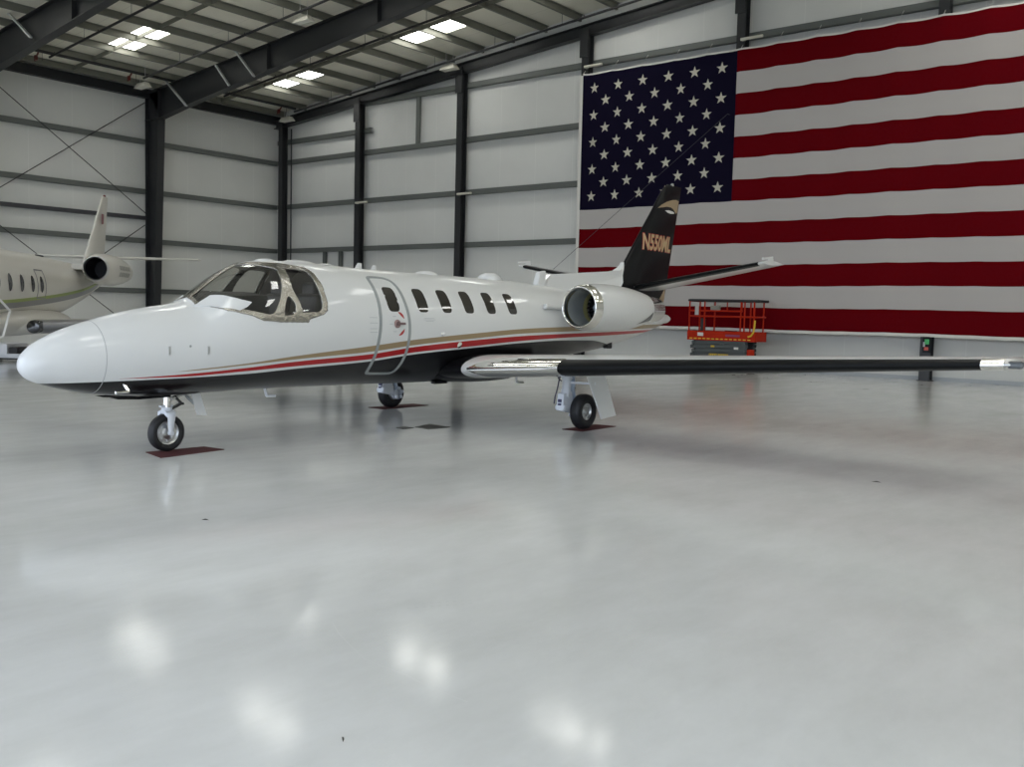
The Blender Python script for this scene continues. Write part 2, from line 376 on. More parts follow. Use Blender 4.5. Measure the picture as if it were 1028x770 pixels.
for gi, z in enumerate(BG[:4]):
    for bi, (y0_, y1_) in enumerate([(23.75, 30.6), (16.05, 23.35), (8.4, 15.65)]):
        girt('wall_girt_beam', (XL+.1, y0_, z), (XL+.1, y1_, z), .18, '%s girt from the floor on the left wall, %s' % (ORD[gi], ['bay beside the back corner', 'bay left of the broad column', 'bay nearest the door']
[bi]))
b = MB(); b.box((XL+.12, 19.8, 5.62), (.16, 7.2, .17)); tag(b.build('pipe_rail_beam', mat('dark_angle', (0.045, 0.045, 0.05), .5)), 'thin dark rail on the left wall behind the grey jet fin', 'beam', kind='structure')
for x, z0, z1, lab in ((-30.28, 9.1, 11.15, 'pale vertical stud between the two top girts'), (-36.5, 0, 4.5, 'pale left door-opening stud near the back corner'), (-35.35, 0, 4.5, 'pale right door-opening stud near the back corner')):
    b = MB(); b.box((x, 30.6, (z0+z1)/2), (.2, .02, z1-z0)); b.box((x-.1, 30.64, (z0+z1)/2), (.014, .1, z1-z0)); b.box((x+.1, 30.64, (z0+z1)/2), (.014, .1, z1-z0))
    tag(b.build('stud_column', STEELG), lab, 'stud', kind='structure')
b = MB(); b.tube((-38.95, 30.5, 0), (-38.95, 30.5, 10.6), .035, 8); tag(b.build('conduit_pipe', PIPE), 'thin dark conduit beside the corner column', 'conduit')
b = MB(); b.box(((XL+XR)/2, YB-.02, .06), (XR-XL, .04, .12)); tag(b.build('baseboard_back', mat('base_flashing', (.42, .44, .46), .4)), 'pale flashing along the foot of the flag wall', 'baseboard', kind='structure')
# cross bracing rods on the left wall
for a, c, lab in (((23.3, 10.7), (16.3, 5.7), 'upper bracing rod falling away from the broad column top'), ((16.3, 10.7), (23.3, 5.8), 'upper bracing rod falling towards the broad column'),
                  ((23.3, 5.3), (16.3, .2), 'lower bracing rod falling away from the broad column'), ((16.3, 5.25), (23.3, .2), 'lower bracing rod behind the grey jet tail')):
    xo = XL+(.24 if a[0] > c[0] else .33); b = MB(); b.tube((xo, a[0], a[1]), (xo, c[0], c[1]), .019, 8)
    tag(b.build('bracing_rod', PIPE), lab, 'rod')
b = MB(); b.tube((-24.9, 29.86, 1.45), (-14.98, 29.86, 8.6), .009, 8); b.tube((-24.9, 29.86, 1.45), (-24.9, 30.55, 1.2), .009, 8); b.tube((-14.98, 29.86, 8.6), (-14.98, 30.0, 8.6), .009, 8)
tag(b.build('bracing_cable', mat('grey_cable', (.035, .035, .04), .5)), 'thin grey cable crossing the flag corner above the tail', 'cable')
# sprinkler pipes
for i, y in enumerate([17.9, 21.8, 25.7, 29.6]):
    b = MB(); x0, x1 = -37.6, -12.4
    b.tube((x0, y, roofz(x0)-.62), (x1, y, roofz(x1)-.62), .045, 10)
    for s_ in range(8):
        xx = -38.2+3.28*s_; b.tube((xx, y, roofz(xx)-.02), (xx, y, roofz(xx)-.62), .008, 6)
        b.tube((xx+1, y, roofz(xx+1)-.62), (xx+1, y, roofz(xx+1)-.52), .02, 6)
    tag(b.build('sprinkler_pipe', PIPE), ['branch sprinkler pipe under the roof, left of the first skylight', 'branch sprinkler pipe just before the broad column rafter', 'branch sprinkler pipe just past the broad column rafter', 'branch sprinkler pipe along the flag wall rafter'][i], 'pipe')
b = MB(); b.tube((-38.15, 14, 11.43), (-38.15, 30.1, 11.43), .065, 12)
mainp = tag(b.build('sprinkler_main_pipe', PIPE), 'thick dark sprinkler main running along the left eave', 'pipe')
REDH = mat('red_pipe_fitting', (.12, .018, .012), .5)
for i, y in enumerate([17.75, 21.6, 29.3]):
    b = MB(); b.box((-38.4, y, 11.2), (.10, .10, .18)); b.tube((-38.15, y, 11.42), (-38.5, y, 11.1), .035, 8); b.build('pipe_fitting', REDH, mainp)
    b = MB(); b.tube((-38.15, y, 11.42), (-38.15, y, roofz(-38.15)-.02), .012, 6); b.build('hanger_rod', PIPE, mainp)

# roof lights hanging on thin rods
def light_fixture(x, y, z, label):
    t = thing('hanging_light', label, 'lamp', (x, y, z), 0, 'hanging hangar lights')
    b = MB(); vs = [(-.42, -.18, 0), (.42, -.18, 0), (.42, .18, 0), (-.42, .18, 0), (-.30, -.10, .2), (.30, -.10, .2), (.30, .10, .2), (-.30, .10, .2)]
    b.add(vs, [(4, 5, 6, 7), (0, 1, 5, 4), (1, 2, 6, 5), (2, 3, 7, 6), (3, 0, 4, 7)]); b.build('housing', FIXW, t)
    b = MB(); b.box((0, 0, .02), (.74, .30, .02)); b.build('diffuser', mat('pale_diffuser', (.8, .78, .7), .4), t)
    for sx in (-.2, .2):
        b = MB(); b.tube((sx, 0, .2), (sx, 0, roofz(x+sx)-z-.01), .007, 6); b.build('hanger_rod', mat('white_rod', (.7, .7, .68), .5), t)
light_fixture(-38.1, 22.05, 10.85, 'white hanging light left of the broad column')
light_fixture(-38.42, 29.8, 10.80, 'white hanging light in the back left corner')
light_fixture(-27.75, 29.86, 11.80, 'white hanging light over the second post right of the corner')
light_fixture(-27.6, 22.1, 11.8, 'white hanging light just before the upper main rafter')
for i, (x, z) in enumerate(((-27.40, 6.69), (-33.74, 6.66), (-21.06, 11.05), (-14.72, 11.07))):
    b = MB(); b.tube((x-.02, 30.13, z), (x+.76, 30.13, z), .05, 10); b.box((x+.05, 30.18, z), (.10, .09, .10))
    tag(b.build('tube_lamp', FIXW), ['white tube lamp halfway up the second post', 'white tube lamp halfway up the first post', 'white tube lamp above the left corner of the flag', 'white tube lamp at the top of the post above the flag canton'][i], 'lamp')

# ------------------------------------------------------------------ flag
FX0, FX1, FZ0, FZ1, FY = -21.10, -3.4, 1.42, 10.72, 30.09
Hf = FZ1-FZ0; CW = 6.27
FLR = mat('flag_red_cloth', (0.115, 0.003, 0.006), 0.9, spec=0, bump=(3, .1)); FLW = mat('flag_white_cloth', (0.46, 0.435, 0.42), 0.9, spec=0, bump=(3, .1)); FLB = mat('flag_blue_cloth', (0.009, 0.0075, 0.020), 0.9, spec=0, bump=(3, .1)); HEM = mat('flag_hem_cloth', (0.66, 0.64, 0.60), .85, spec=.1)
def fpos(u, v, off=0):
    """u metres from hoist, v 0..1 from the top"""
    x = FX0+u; z = FZ1-v*Hf
    ph = (u % 1.28)/1.28
    z -= (0.030*4*ph*(1-ph)-.01)*(1-.7*v) + .012*math.sin(u*.9)*v
    y = FY + .035*math.sin(u*2.1)*(.3+.7*v)+.02*math.sin(u*5.3+v*2) - off
    return (x, y, z)
t = thing('wall_flag', 'huge stars and stripes flag hung on the back wall', 'flag', ((FX0+FX1)/2, FY, FZ0))
FOFF = Vector(((FX0+FX1)/2, FY, FZ0))
NU = 150; us = [CW*i/54 for i in range(55)]+[CW+(FX1-FX0-CW)*i/100 for i in range(1, 101)]
b = MB(); P = [[Vector(fpos(u, j/52))-FOFF for u in us] for j in range(53)]
o0 = len(b.v); b.v += [tuple(p) for r in P for p in r]
for j in range(52):
    for i in range(len(us)-1):
        if us[i] < CW-1e-6 and j < 28: continue
        b.f.append((j*len(us)+i, j*len(us)+i+1, (j+1)*len(us)+i+1, (j+1)*len(us)+i)); b.mi.append(0 if (j//4) % 2 == 0 else 1)
b.build('stripes', [FLR, FLW], t, smooth=True, fix=False)
b = MB(); b.grid([[Vector(fpos(CW*i/54, 7/13*j/28))-FOFF for i in range(55)] for j in range(29)]); cn = b.build('canton', FLB, t, smooth=True, fix=False)
b = MB()
for row in range(9):
    for colu in range(6 if row % 2 == 0 else 5):
        cu = CW*((2*colu+1+(row % 2))/12); cv = 7/13*(row+1)/10
        pts = []
        for k in range(10):
            r_ = .212 if k % 2 == 0 else .083; a_ = PI/2+k*PI/5
            pts.append((cu+r_*math.cos(a_), cv-r_*math.sin(a_)/Hf))
        ctr = Vector(fpos(cu, cv, .012))-FOFF
        b.add([ctr]+[Vector(fpos(u, v, .012))-FOFF for u, v in pts], [(0, 1+k, 1+(k+1) % 10) for k in range(10)])
st = b.build('star', mat('star_cloth', (.54, .52, .44), .9, spec=0), t, fix=False); st.parent = cn
b = MB()
for (va, vb) in ((-.006, 0), (1.0, 1.010)):
    b.grid([[Vector(fpos(u, v))-FOFF for u in us] for v in (va, vb)])
b.grid([[Vector(fpos(u, j/52))-FOFF for u in (-.13, 0)] for j in range(53)])
b.build('hem', HEM, t, smooth=True, fix=False)
for i in range(14):
    p_ = Vector(fpos(1.28*i, -.006)); b = MB(); b.tube(p_-FOFF, Vector((p_.x, 30.5, 11.2))-FOFF, .008, 6); b.build('tie_cord', HEM, t)

# ------------------------------------------------------------------ main jet: fuselage surface
TOP = [(-1.70, 1.075), (-1.693, 1.125), (-1.66, 1.19), (-1.60, 1.255), (-1.52, 1.315), (-1.42, 1.37), (-1.28, 1.435), (-.95, 1.547), (-.6, 1.642), (-.24, 1.712), (0, 1.748), (.18, 1.785), (.33, 1.865), (.54, 2.02), (.75, 2.16), (.97, 2.272), (1.15, 2.318), (1.4, 2.342), (1.8, 2.352), (2.4, 2.34), (3, 2.322), (4.5, 2.31), (6, 2.295), (7.2, 2.25), (8.5, 2.16), (10, 2.02), (11.2, 1.88), (11.85, 1.78)]
BOT = [(-1.70, 1.065), (-1.693, 1.02), (-1.66, .965), (-1.60, .915), (-1.52, .88), (-1.42, .848), (-1.28, .81), (-.95, .742), (-.6, .70), (-.33, .685), (0, .678), (1.27, .69), (2.8, .68), (4.4, .655), (5.2, .67), (6.0, .73), (7, .84), (8.27, 1.01), (9.03, 1.09), (9.77, 1.2), (11.1, 1.45), (11.85, 1.62)]
WID = [(-1.70, .0), (-1.693, .06), (-1.66, .125), (-1.60, .18), (-1.52, .225), (-1.42, .265), (-1.28, .32), (-.95, .405), (-.6, .48), (-.24, .54), (0, .58), (.5, .67), (1.0, .74), (1.6, .79), (2.4, .82), (6.5, .82), (7.5, .78), (8.5, .71), (9.5, .58), (10.5, .42), (11.3, .27), (11.85, .1)]
CEN = [(-1.70, 1.07), (-1.28, 1.12), (-.6, 1.17), (0, 1.22), (.6, 1.34), (1.2, 1.42), (2.0, 1.48), (6, 1.5), (8.5, 1.6), (10, 1.64), (11.85, 1.7)]
def pch(T, x):
    n = len(T)
    if x <= T[0][0]: return T[0][1]
    if x >= T[-1][0]: return T[-1][1]
    i = bisect.bisect_right([p[0] for p in T], x)-1
    def dl(k): return (T[k+1][1]-T[k][1])/(T[k+1][0]-T[k][0])
    def sl(k):
        if k == 0: return dl(0)
        if k == n-1: return dl(n-2)
        a, c = dl(k-1), dl(k)
        if a*c <= 0: return 0
        h0, h1 = T[k][0]-T[k-1][0], T[k+1][0]-T[k][0]; w1 = 2*h1+h0; w2 = h1+2*h0
        return (w1+w2)/(w1/a+w2/c)
    h = T[i+1][0]-T[i][0]; u = (x-T[i][0])/h
    return T[i][1]*(1+2*u)*(1-u)**2+h*sl(i)*u*(1-u)**2+T[i+1][1]*u*u*(3-2*u)+h*sl(i+1)*u*u*(u-1)
_cache = {}
def sect(s):
    s = round(s, 4)
    if s not in _cache: _cache[s] = (pch(CEN, s), pch(WID, s), pch(TOP, s), pch(BOT, s))
    return _cache[s]
def S(s, ph, off=0.0):
    """fuselage skin; ph from the top, positive to port. returns local (x aft, y starboard, z)"""
    c, w_, a, b_ = sect(s); cz = math.cos(ph); hv = (a-c) if cz > 0 else (c-b_)
    t_, z = w_*math.sin(ph), c+hv*cz
    if off:
        nt_, nz = math.sin(ph)/max(w_, .02), cz/max(hv, .02); L_ = math.hypot(nt_, nz)
        t_ += off*nt_/L_; z += off*nz/L_
    return Vector((s, -t_, z))
GT = [(-.2, .985), (-.017, 1.002), (.66, 1.062), (1.342, 1.143), (2.549, 1.257), (3.38, 1.338), (4.642, 1.425), (5.883, 1.497), (6.95, 1.529), (8.5, 1.55), (12, 1.60)]
GB = [(-.2, .985), (.004, .993), (.66, 1.042), (1.358, 1.101), (2.576, 1.181), (3.4, 1.262), (4.656, 1.349), (5.891, 1.423), (6.96, 1.451), (8.5, 1.475), (12, 1.52)]
RT = [(-.85, .9195), (-.14, .950), (.678, 1.008), (1.371, 1.071), (2.591, 1.146), (3.4, 1.235), (4.663, 1.322), (5.9, 1.383), (6.973, 1.413), (8.5, 1.44), (12, 1.49)]
RB = [(-.85, .9205), (-.129, .924), (.69, .967), (1.402, 1.011), (2.628, 1.076), (3.44, 1.158), (4.693, 1.233), (5.922, 1.306), (7.0, 1.345), (8.5, 1.375), (12, 1.45)]
BT = [(-1.71, .875), (-.97, .891), (-.265, .904), (.71, .932), (1.42, .978), (2.646, 1.047), (3.45, 1.129), (4.705, 1.206), (5.94, 1.272), (7.0, 1.30), (8.0, 1.29), (9.0, 1.2), (9.9, 1.1), (12, 1.0)]
CURV = [('paint_black', BT), ('paint_red_low', RB), ('paint_red_high', RT), ('paint_gold_low', GB), ('paint_gold_high', GT)]
def paint_mat():
    M = bpy.data.materials.new('jet_livery_paint'); M.use_nodes = True; nt = M.node_tree; bs = nt.nodes['Principled BSDF']
    bs.inputs['Roughness'].default_value = .3; bs.inputs['Specular IOR Level'].default_value = .15; bs.inputs['Coat Weight'].default_value = .4; bs.inputs['Coat Roughness'].default_value = .03
    def at(n):
        a = nt.nodes.new('ShaderNodeAttribute'); a.attribute_name = n; return a.outputs['Fac']
    def gt(sock):
        g = nt.nodes.new('ShaderNodeMath'); g.operation = 'GREATER_THAN'; g.inputs[1].default_value = 0; nt.links.new(sock, g.inputs[0]); return g.outputs[0]
    col = None
    seq = [((.007, .007, .008), None), ((.70, .705, .70), 'paint_black'), ((.42, .012, .015), 'paint_red_low'), ((.70, .705, .70), 'paint_red_high'), ((.34, .25, .14), 'paint_gold_low'), ((.70, .705, .70), 'paint_gold_high')]
    prev = None
    for c_, a_ in seq:
        if prev is None:
            rgb = nt.nodes.new('ShaderNodeRGB'); rgb.outputs[0].default_value = (*c_, 1); prev = rgb.outputs[0]; continue
        mx = nt.nodes.new('ShaderNodeMix'); mx.data_type = 'RGBA'; mx.inputs[7].default_value = (*c_, 1)
        nt.links.new(gt(at(a_)), mx.inputs[0]); nt.links.new(prev, mx.inputs[6]); prev = mx.outputs[2]
    nt.links.new(prev, bs.inputs['Base Color'])
    return M
LIVERY = paint_mat()
def add_paint(o):
    me = o.data
    for nm, cv in CURV:
        a = me.attributes.new(nm, 'FLOAT', 'POINT')
        a.data.foreach_set('value', [v.co.z-pch(cv, v.co.x) for v in me.vertices])

def inside(p, poly):
    x, y = p; r = False; n = len(poly)
    for i in range(n):
        (x0, y0), (x1, y1) = poly[i], poly[(i+1) % n]
        if (y0 > y) != (y1 > y) and x < (x1-x0)*(y-y0)/(y1-y0)+x0: r = not r
    return r
OUTER = [(.275, -.01), (.245, .2), (.22, .43), (.335, .72), (.47, .97), (.61, 1.12), (.70, 1.19), (.866, 1.338), (1.10, 1.40), (1.495, 1.444), (1.51, 1.401), (1.731, 1.347), (1.80, 1.293), (1.825, 1.176), (1.835, .886), (1.828, .62), (1.772, .43), (1.4, .285), (1.15, .17), (.985, .05), (.985, -.01)]
PANE = [(.315, .06), (.285, .25), (.265, .43), (.375, .70), (.515, .93), (.66, 1.075), (.80, 1.18), (.939, 1.262), (1.0, 1.265), (1.048, 1.229), (1.115, 1.12), (1.166, 1.019), (1.225, .87), (1.259, .754), (1.300, .56), (1.295, .49), (1.149, .37), (1.03, .24), (.93, .06)]
SIDEW = [(1.455, .50), (1.60, .51), (1.735, .56), (1.752, .68), (1.756, .80), (1.758, .999), (1.74, 1.20), (1.715, 1.275), (1.65, 1.305), (1.430, 1.302), (1.420, 1.206), (1.390, 1.06), (1.364, .960), (1.375, .82), (1.40, .65), (1.42, .54)]
VENT = [(1.268, 1.042), (1.305, 1.09), (1.333, 1.154), (1.330, 1.22), (1.318, 1.285), (1.280, 1.318), (1.165, 1.318), (1.165, 1.26), (1.195, 1.163), (1.235, 1.08)]
def shrink(poly, f):
    cx = sum(p[0] for p in poly)/len(poly); cy = sum(p[1] for p in poly)/len(poly)
    return [(cx+(x-cx)*f, cy+(y-cy)*f) for x, y in poly]
OUTER_IN = [(.29, -.01), (.26, .2), (.235, .43), (.35, .71), (.485, .955), (.625, 1.105), (.71, 1.17), (.875, 1.32), (1.10, 1.385), (1.48, 1.42), (1.50, 1.38), (1.72, 1.33), (1.785, 1.283), (1.81, 1.17), (1.82, .886), (1.812, .63), (1.762, .45), (1.4, .305), (1.15, .19), (.97, .05), (.97, -.01)]

def radial_patch(b, outline, off, rings=8, sgn=1, sub=4, skirt=None, mi=0):
    """fills a closed (s, ph) outline on the skin"""
    pts = []
    n = len(outline)
    for i in range(n):
        p, q = outline[i], outline[(i+1) % n]
        for k in range(sub): pts.append((p[0]+(q[0]-p[0])*k/sub, p[1]+(q[1]-p[1])*k/sub))
    cx = sum(p[0] for p in pts)/len(pts); cy = sum(p[1] for p in pts)/len(pts)
    R = [[S(cx+(x-cx)*r/rings, sgn*(cy+(y-cy)*r/rings), off) for x, y in pts] for r in range(1, rings+1)]
    if skirt is not None: R.append([S(x, sgn*y, skirt) for x, y in pts])
    o = len(b.v); b.grid(R, mi, closed=True)
    N = len(pts); b.add([S(cx, sgn*cy, off)], [], mi)
    for k in range(N): b.f.append((len(b.v)-1, o+k, o+(k+1) % N)); b.mi.append(mi)
def smooth_poly(poly, it=2):
    for _ in range(it):
        q = []
        for i in range(len(poly)):
            p0, p1 = poly[i], poly[(i+1) % len(poly)]
            q += [(.75*p0[0]+.25*p1[0], .75*p0[1]+.25*p1[1]), (.25*p0[0]+.75*p1[0], .25*p0[1]+.75*p1[1])]
        poly = q
    return poly
def ribbon(b, outline, width, off, sgn=1, sub=3):
    """closed flat band following an (s, ph) outline"""
    pts = []; n = len(outline)
    for i in range(n):
        p, q = outline[i], outline[(i+1) % n]
        for k in range(sub): pts.append((p[0]+(q[0]-p[0])*k/sub, p[1]+(q[1]-p[1])*k/sub))
    N = len(pts); inner, outer = [], []
    for i in range(N):
        a, c = pts[i-1], pts[(i+1) % N]; dx, dy = c[0]-a[0], (c[1]-a[1])*.8; L_ = math.hypot(dx, dy) or 1
        nx, ny = -dy/L_*width/2, dx/L_*width/2/.8
        inner.append((pts[i][0]+nx, pts[i][1]+ny)); outer.append((pts[i][0]-nx, pts[i][1]-ny))
    rows = [[S(x, sgn*y, off-.006) for x, y in inner], [S(x, sgn*y, off) for x, y in inner], [S(x, sgn*y, off) for x, y in outer], [S(x, sgn*y, off-.006) for x, y in outer]]
    b.grid(rows, closed=True)

JX, JY, JH = -10.25, 6.215, math.radians(90.556)
jet = thing('business_jet', 'white twin-engine business jet with black belly and red and gold stripes, parked across the hangar', 'airplane', (JX, JY, 0), JH)
# stations
ss = [-1.6999, -1.6985, -1.696, -1.693, -1.688, -1.68, -1.67, -1.66, -1.65]
x = -1.63
while x < .17: ss.append(x); x += .035
x = .18
while x < 1.95: ss.append(x); x += .0125
while x < 11.85: ss.append(x); x += .06
ss.append(11.85)
NP = 224
def fus_mesh(off, name, M, s0=-9, s1=99):
    b = MB(); st_ = [s for s in ss if s0 <= s <= s1]; P = []
    for s in st_: P.append([S(s, -PI+2*PI*k/NP, off) for k in range(NP)])
    b.v = [tuple(p) for r in P for p in r]
    for i in range(len(st_)-1):
        for k in range(NP):
            sm = (st_[i]+st_[i+1])/2; pm = abs(-PI+2*PI*(k+.5)/NP)
            if .2 < sm < 1.9 and pm < 1.5 and inside((sm, pm), OUTER_IN): continue
            j = (k+1) % NP; b.f.append((i*NP+k, (i+1)*NP+k, (i+1)*NP+j, i*NP+j)); b.mi.append(0)
    if s1 > 90:
        b.f.append(tuple(range(NP-1, -1, -1))); b.mi.append(0); o = (len(st_)-1)*NP; b.f.append(tuple(range(o, o+NP))); b.mi.append(0)
    return b.build(name, M, jet, smooth=True, angle=60)
fus = fus_mesh(0, 'fuselage', LIVERY); add_paint(fus)
fus_mesh(-.035, 'cockpit_lining', TRIMI, .1, 2.3)
# window frame band: fine grid between OUTER and the panes
b = MB(); gs = [.20+.0105*i for i in range(160)]; gp_ = [.0085*j for j in range(176)]
idx = {}
def gv(i, j, sg):
    key = (i, j, sg)
    if key not in idx: idx[key] = len(b.v); b.v.append(tuple(S(gs[i], sg*gp_[j], .006)))
    return idx[key]
for sg in (1, -1):
    for i in range(len(gs)-1):
        for j in range(len(gp_)-1):
            c_ = (gs[i]+.005, gp_[j]+.0042)
            if inside(c_, OUTER) and not (inside(c_, PANE) or inside(c_, SIDEW) or inside(c_, VENT)):
                q = (gv(i, j, sg), gv(i+1, j, sg), gv(i+1, j+1, sg), gv(i, j+1, sg)); b.f.append(q if sg < 0 else q[::-1]); b.mi.append(0)
fr = b.build('windshield_frame', FRAMEM, jet, smooth=True, angle=60, fix=False); fr['label'] = 'polished metal windshield frame'
sol = fr.modifiers.new('thick', 'SOLIDIFY'); sol.thickness = .02; sol.offset = -1
for sg in (1, -1):
    for nm, pl_ in (('windshield_pane', PANE), ('side_window', SIDEW), ('vent_window', VENT)):
        b = MB(); radial_patch(b, shrink(pl_, 1.03), -.002, 10, sg); b.build(nm, WGLASS, jet, smooth=True, angle=60)
# cabin windows
def cabwin(sc_, pc, hs=.113, hp=.232, sgn=1):
    b = MB(); o = [(sc_+hs*math.copysign(abs(math.cos(t_))**.5, math.cos(t_)), pc+hp*math.copysign(abs(math.sin(t_))**.42, math.sin(t_))) for t_ in [2*PI*k/36 for k in range(36)]]
    radial_patch(b, o, .003, 6, sgn, 1); return b.build('cabin_window', DKGLASS, jet, smooth=True, angle=60)
DOOR = [(2.755, .62), (2.80, .583), (2.913, .572), (3.05, .578), (3.13, .61), (3.188, .680), (3.215, .85), (3.225, 1.103), (3.242, 1.370), (3.250, 1.582), (3.250, 1.845), (3.250, 2.136), (3.235, 2.32), (3.21, 2.42), (3.15, 2.462), (2.95, 2.455), (2.74, 2.445), (2.69, 2.41), (2.675, 2.256), (2.674, 2.021), (2.672, 1.793), (2.687, 1.580), (2.704, 1.337), (2.720, 1.123), (2.732, .935), (2.74, .75)]
b = MB(); radial_patch(b, DOOR, .002, 24, 1, 3)
dr = b.build('cabin_door', LIVERY, jet, smooth=True, angle=60); add_paint(dr)
b = MB(); ribbon(b, smooth_poly(DOOR, 1), .05, .006); sl_ = b.build('door_seal', GREYSEAL, dr, smooth=True); sl_['label'] = 'grey rounded door outline'
for i, s_ in enumerate((2.985, 3.565, 4.065, 4.565, 5.085, 5.62)):
    wn = cabwin(s_, 1.052, .110 if i else .112, .232)
    if i == 0: wn.parent = dr
for s_ in (2.985, 3.565, 4.065, 4.565, 5.085, 5.62): cabwin(s_, 1.052, sgn=-1)
# door handle and markings
hs_, hph = 3.005, 1.485
b = MB(); n_ = (S(hs_, hph, .05)-S(hs_, hph)).normalized(); b.lathe([(0, .058), (.008, .058), (.012, .05), (.012, 0)], S(hs_, hph, .003), n_, 24)
hd = b.build('handle_plate', mat('pale_red_plate', (.30, .20, .19), .4), dr, smooth=True)
b = MB(); b.bar(S(hs_, hph, .03), S(hs_+.13, hph, .03), .03, .02, up=n_); b.tube(S(hs_, hph, .0), S(hs_, hph, .04), .03, 14); b.build('handle', mat('dark_red_handle', (.16, .10, .10), .4), dr)
for sg in (-1, 1):
    b = MB(); rows = [[], []]
    for k in range(12):
        a_ = sg*math.radians(25+48*k/11)
        wv = .004+.016*math.sin(PI*k/11)
        for q, rr in enumerate((.165-wv, .165+wv)): rows[q].append(S(hs_-.01+rr*math.cos(a_), hph+rr*math.sin(a_)/.82, .004))
    b.grid(rows); b.build('arrow_mark', RED, dr)
DECAL = mat('grey_placard_ink', (.40, .42, .44), .5)
b = MB()
for (s0, p0, ln) in ((2.93, 1.36, .06), (2.86, 1.485, .06), (2.93, 1.61, .06)): b = MB(); b.prism([S(s0, p0, .004), S(s0+ln, p0, .004), S(s0+ln, p0+.008, .004), S(s0, p0+.008, .004)], (0, -.001, 0)); b.build('placard_mark', DECAL, dr)
b = MB()
for k, p0 in enumerate((1.385, 1.47, 1.56, 1.62)): b = MB(); b.prism([S(2.50, p0, .003), S(2.64, p0, .003), S(2.64, p0+.007, .003), S(2.50, p0+.007, .003)], (0, -.001, 0)); b.build('placard_mark', DECAL, fus)
for (s0, s1, p0) in ((3.55, 3.76, 1.385), (3.53, 3.78, 1.41), (3.58, 3.74, 1.435)): b = MB(); b.prism([S(s0, p0, .003), S(s1, p0, .003), S(s1, p0+.006, .003), S(s0, p0+.006, .003)], (0, -.001, 0)); b.build('placard_mark', DECAL, fus)
# radome seam, latches
b = MB(); rows = [[S(-.955+.004*q, -PI+2*PI*k/96, .0015) for k in range(97)] for q in (-1, 1)]; b.grid(rows); b.build('radome_seam', mat('seam_grey', (.38, .39, .40), .5), fus, smooth=True)
b = MB(); rows = [[S(-.40+.16*q, .5, .0015) for q in range(1)]]
for (s_, p_) in ((-.284, 1.632*.92), (.169, 1.60)):
    b = MB(); b.prism([S(s_-.012, p_-.09, .004), S(s_+.012, p_-.09, .004), S(s_+.012, p_+.09, .004), S(s_-.012, p_+.09, .004)], (0, -.006, 0)); b.build('nose_latch', ALU, fus)
b = MB(); b.lathe([(0, .014), (.004, .014), (.005, 0)], S(-.044, 1.45, .002), S(-.044, 1.45, .1)-S(-.044, 1.45), 12); b.build('nose_fastener', GREYSEAL, fus)
# cockpit interior
b = MB()
cs = [(.28, .14, 1.70), (.46, .30, 1.80), (.62, .46, 1.865), (.80, .56, 1.88), (1.0, .60, 1.885)]
P = []
for s_, w_, z_ in cs: P.append([Vector((s_, -w_*q/6, z_+.045*math.sin((1-abs(q)/6)*PI/2))) for q in range(-6, 7)])
P.append([p+Vector((.02, 0, -.10)) for p in P[-1]]); P.append([Vector((p.x+.04, p.y, 1.25)) for p in P[-1]])
b.grid(P); b.build('glareshield', DKGREY, jet, smooth=True, angle=50)
for sg in (1, -1):
    seat = part('pilot_seat', jet, (1.62, -.33*sg, 0))
    b = MB(); b.box((0, 0, 1.28), (.46, .44, .14)); b.build('seat_cushion', SEATM, seat, bevel=.04)
    b = MB(); b.box((.22, 0, 1.62), (.14, .44, .62), Matrix.Rotation(math.radians(8), 3, 'Y')); b.build('backrest', SEATM, seat, bevel=.05)
    b = MB(); b.box((.27, 0, 1.99), (.10, .26, .18)); b.build('headrest', SEATM, seat, bevel=.04)
    b = MB(); b.tube((1.05, -.33*sg, 1.45), (1.20, -.33*sg, 1.52), .018, 10)
    b.path([(1.20, -.33*sg+.15*math.cos(a_), 1.55+.10*math.sin(a_)) for a_ in [math.radians(20+320*k/14-70) for k in range(15)]], .016, 8)
    b.build('control_yoke', DKGREY, jet)
b = MB(); b.prism([(2.22, S(2.22, a_).y*.95, sect(2.22)[0]+(S(2.22, a_).z-sect(2.22)[0])*.95) for a_ in [2*PI*k/40 for k in range(40)]], (.04, 0, 0)); b.build('cockpit_bulkhead', mat('bulkhead_brown', (.09, .075, .07), .6), jet)
b = MB(); b.box((1.40, 0, 1.02), (1.6, .96, .04)); b.build('cockpit_floor', DKGREY, jet)
# windshield air fairings (white)
FAIR = [(.405, .44), (.47, .57), (.56, .75), (.66, .90), (.765, 1.01), (.70, 1.05), (.60, 1.06), (.43, .86), (.30, .64), (.185, .46), (.28, .435)]
for sg in (1, -1):
    b = MB(); radial_patch(b, FAIR, .014, 6, sg, 4, skirt=-.01)
    b.build('windshield_fairing', WHITE, jet, smooth=True, angle=30)
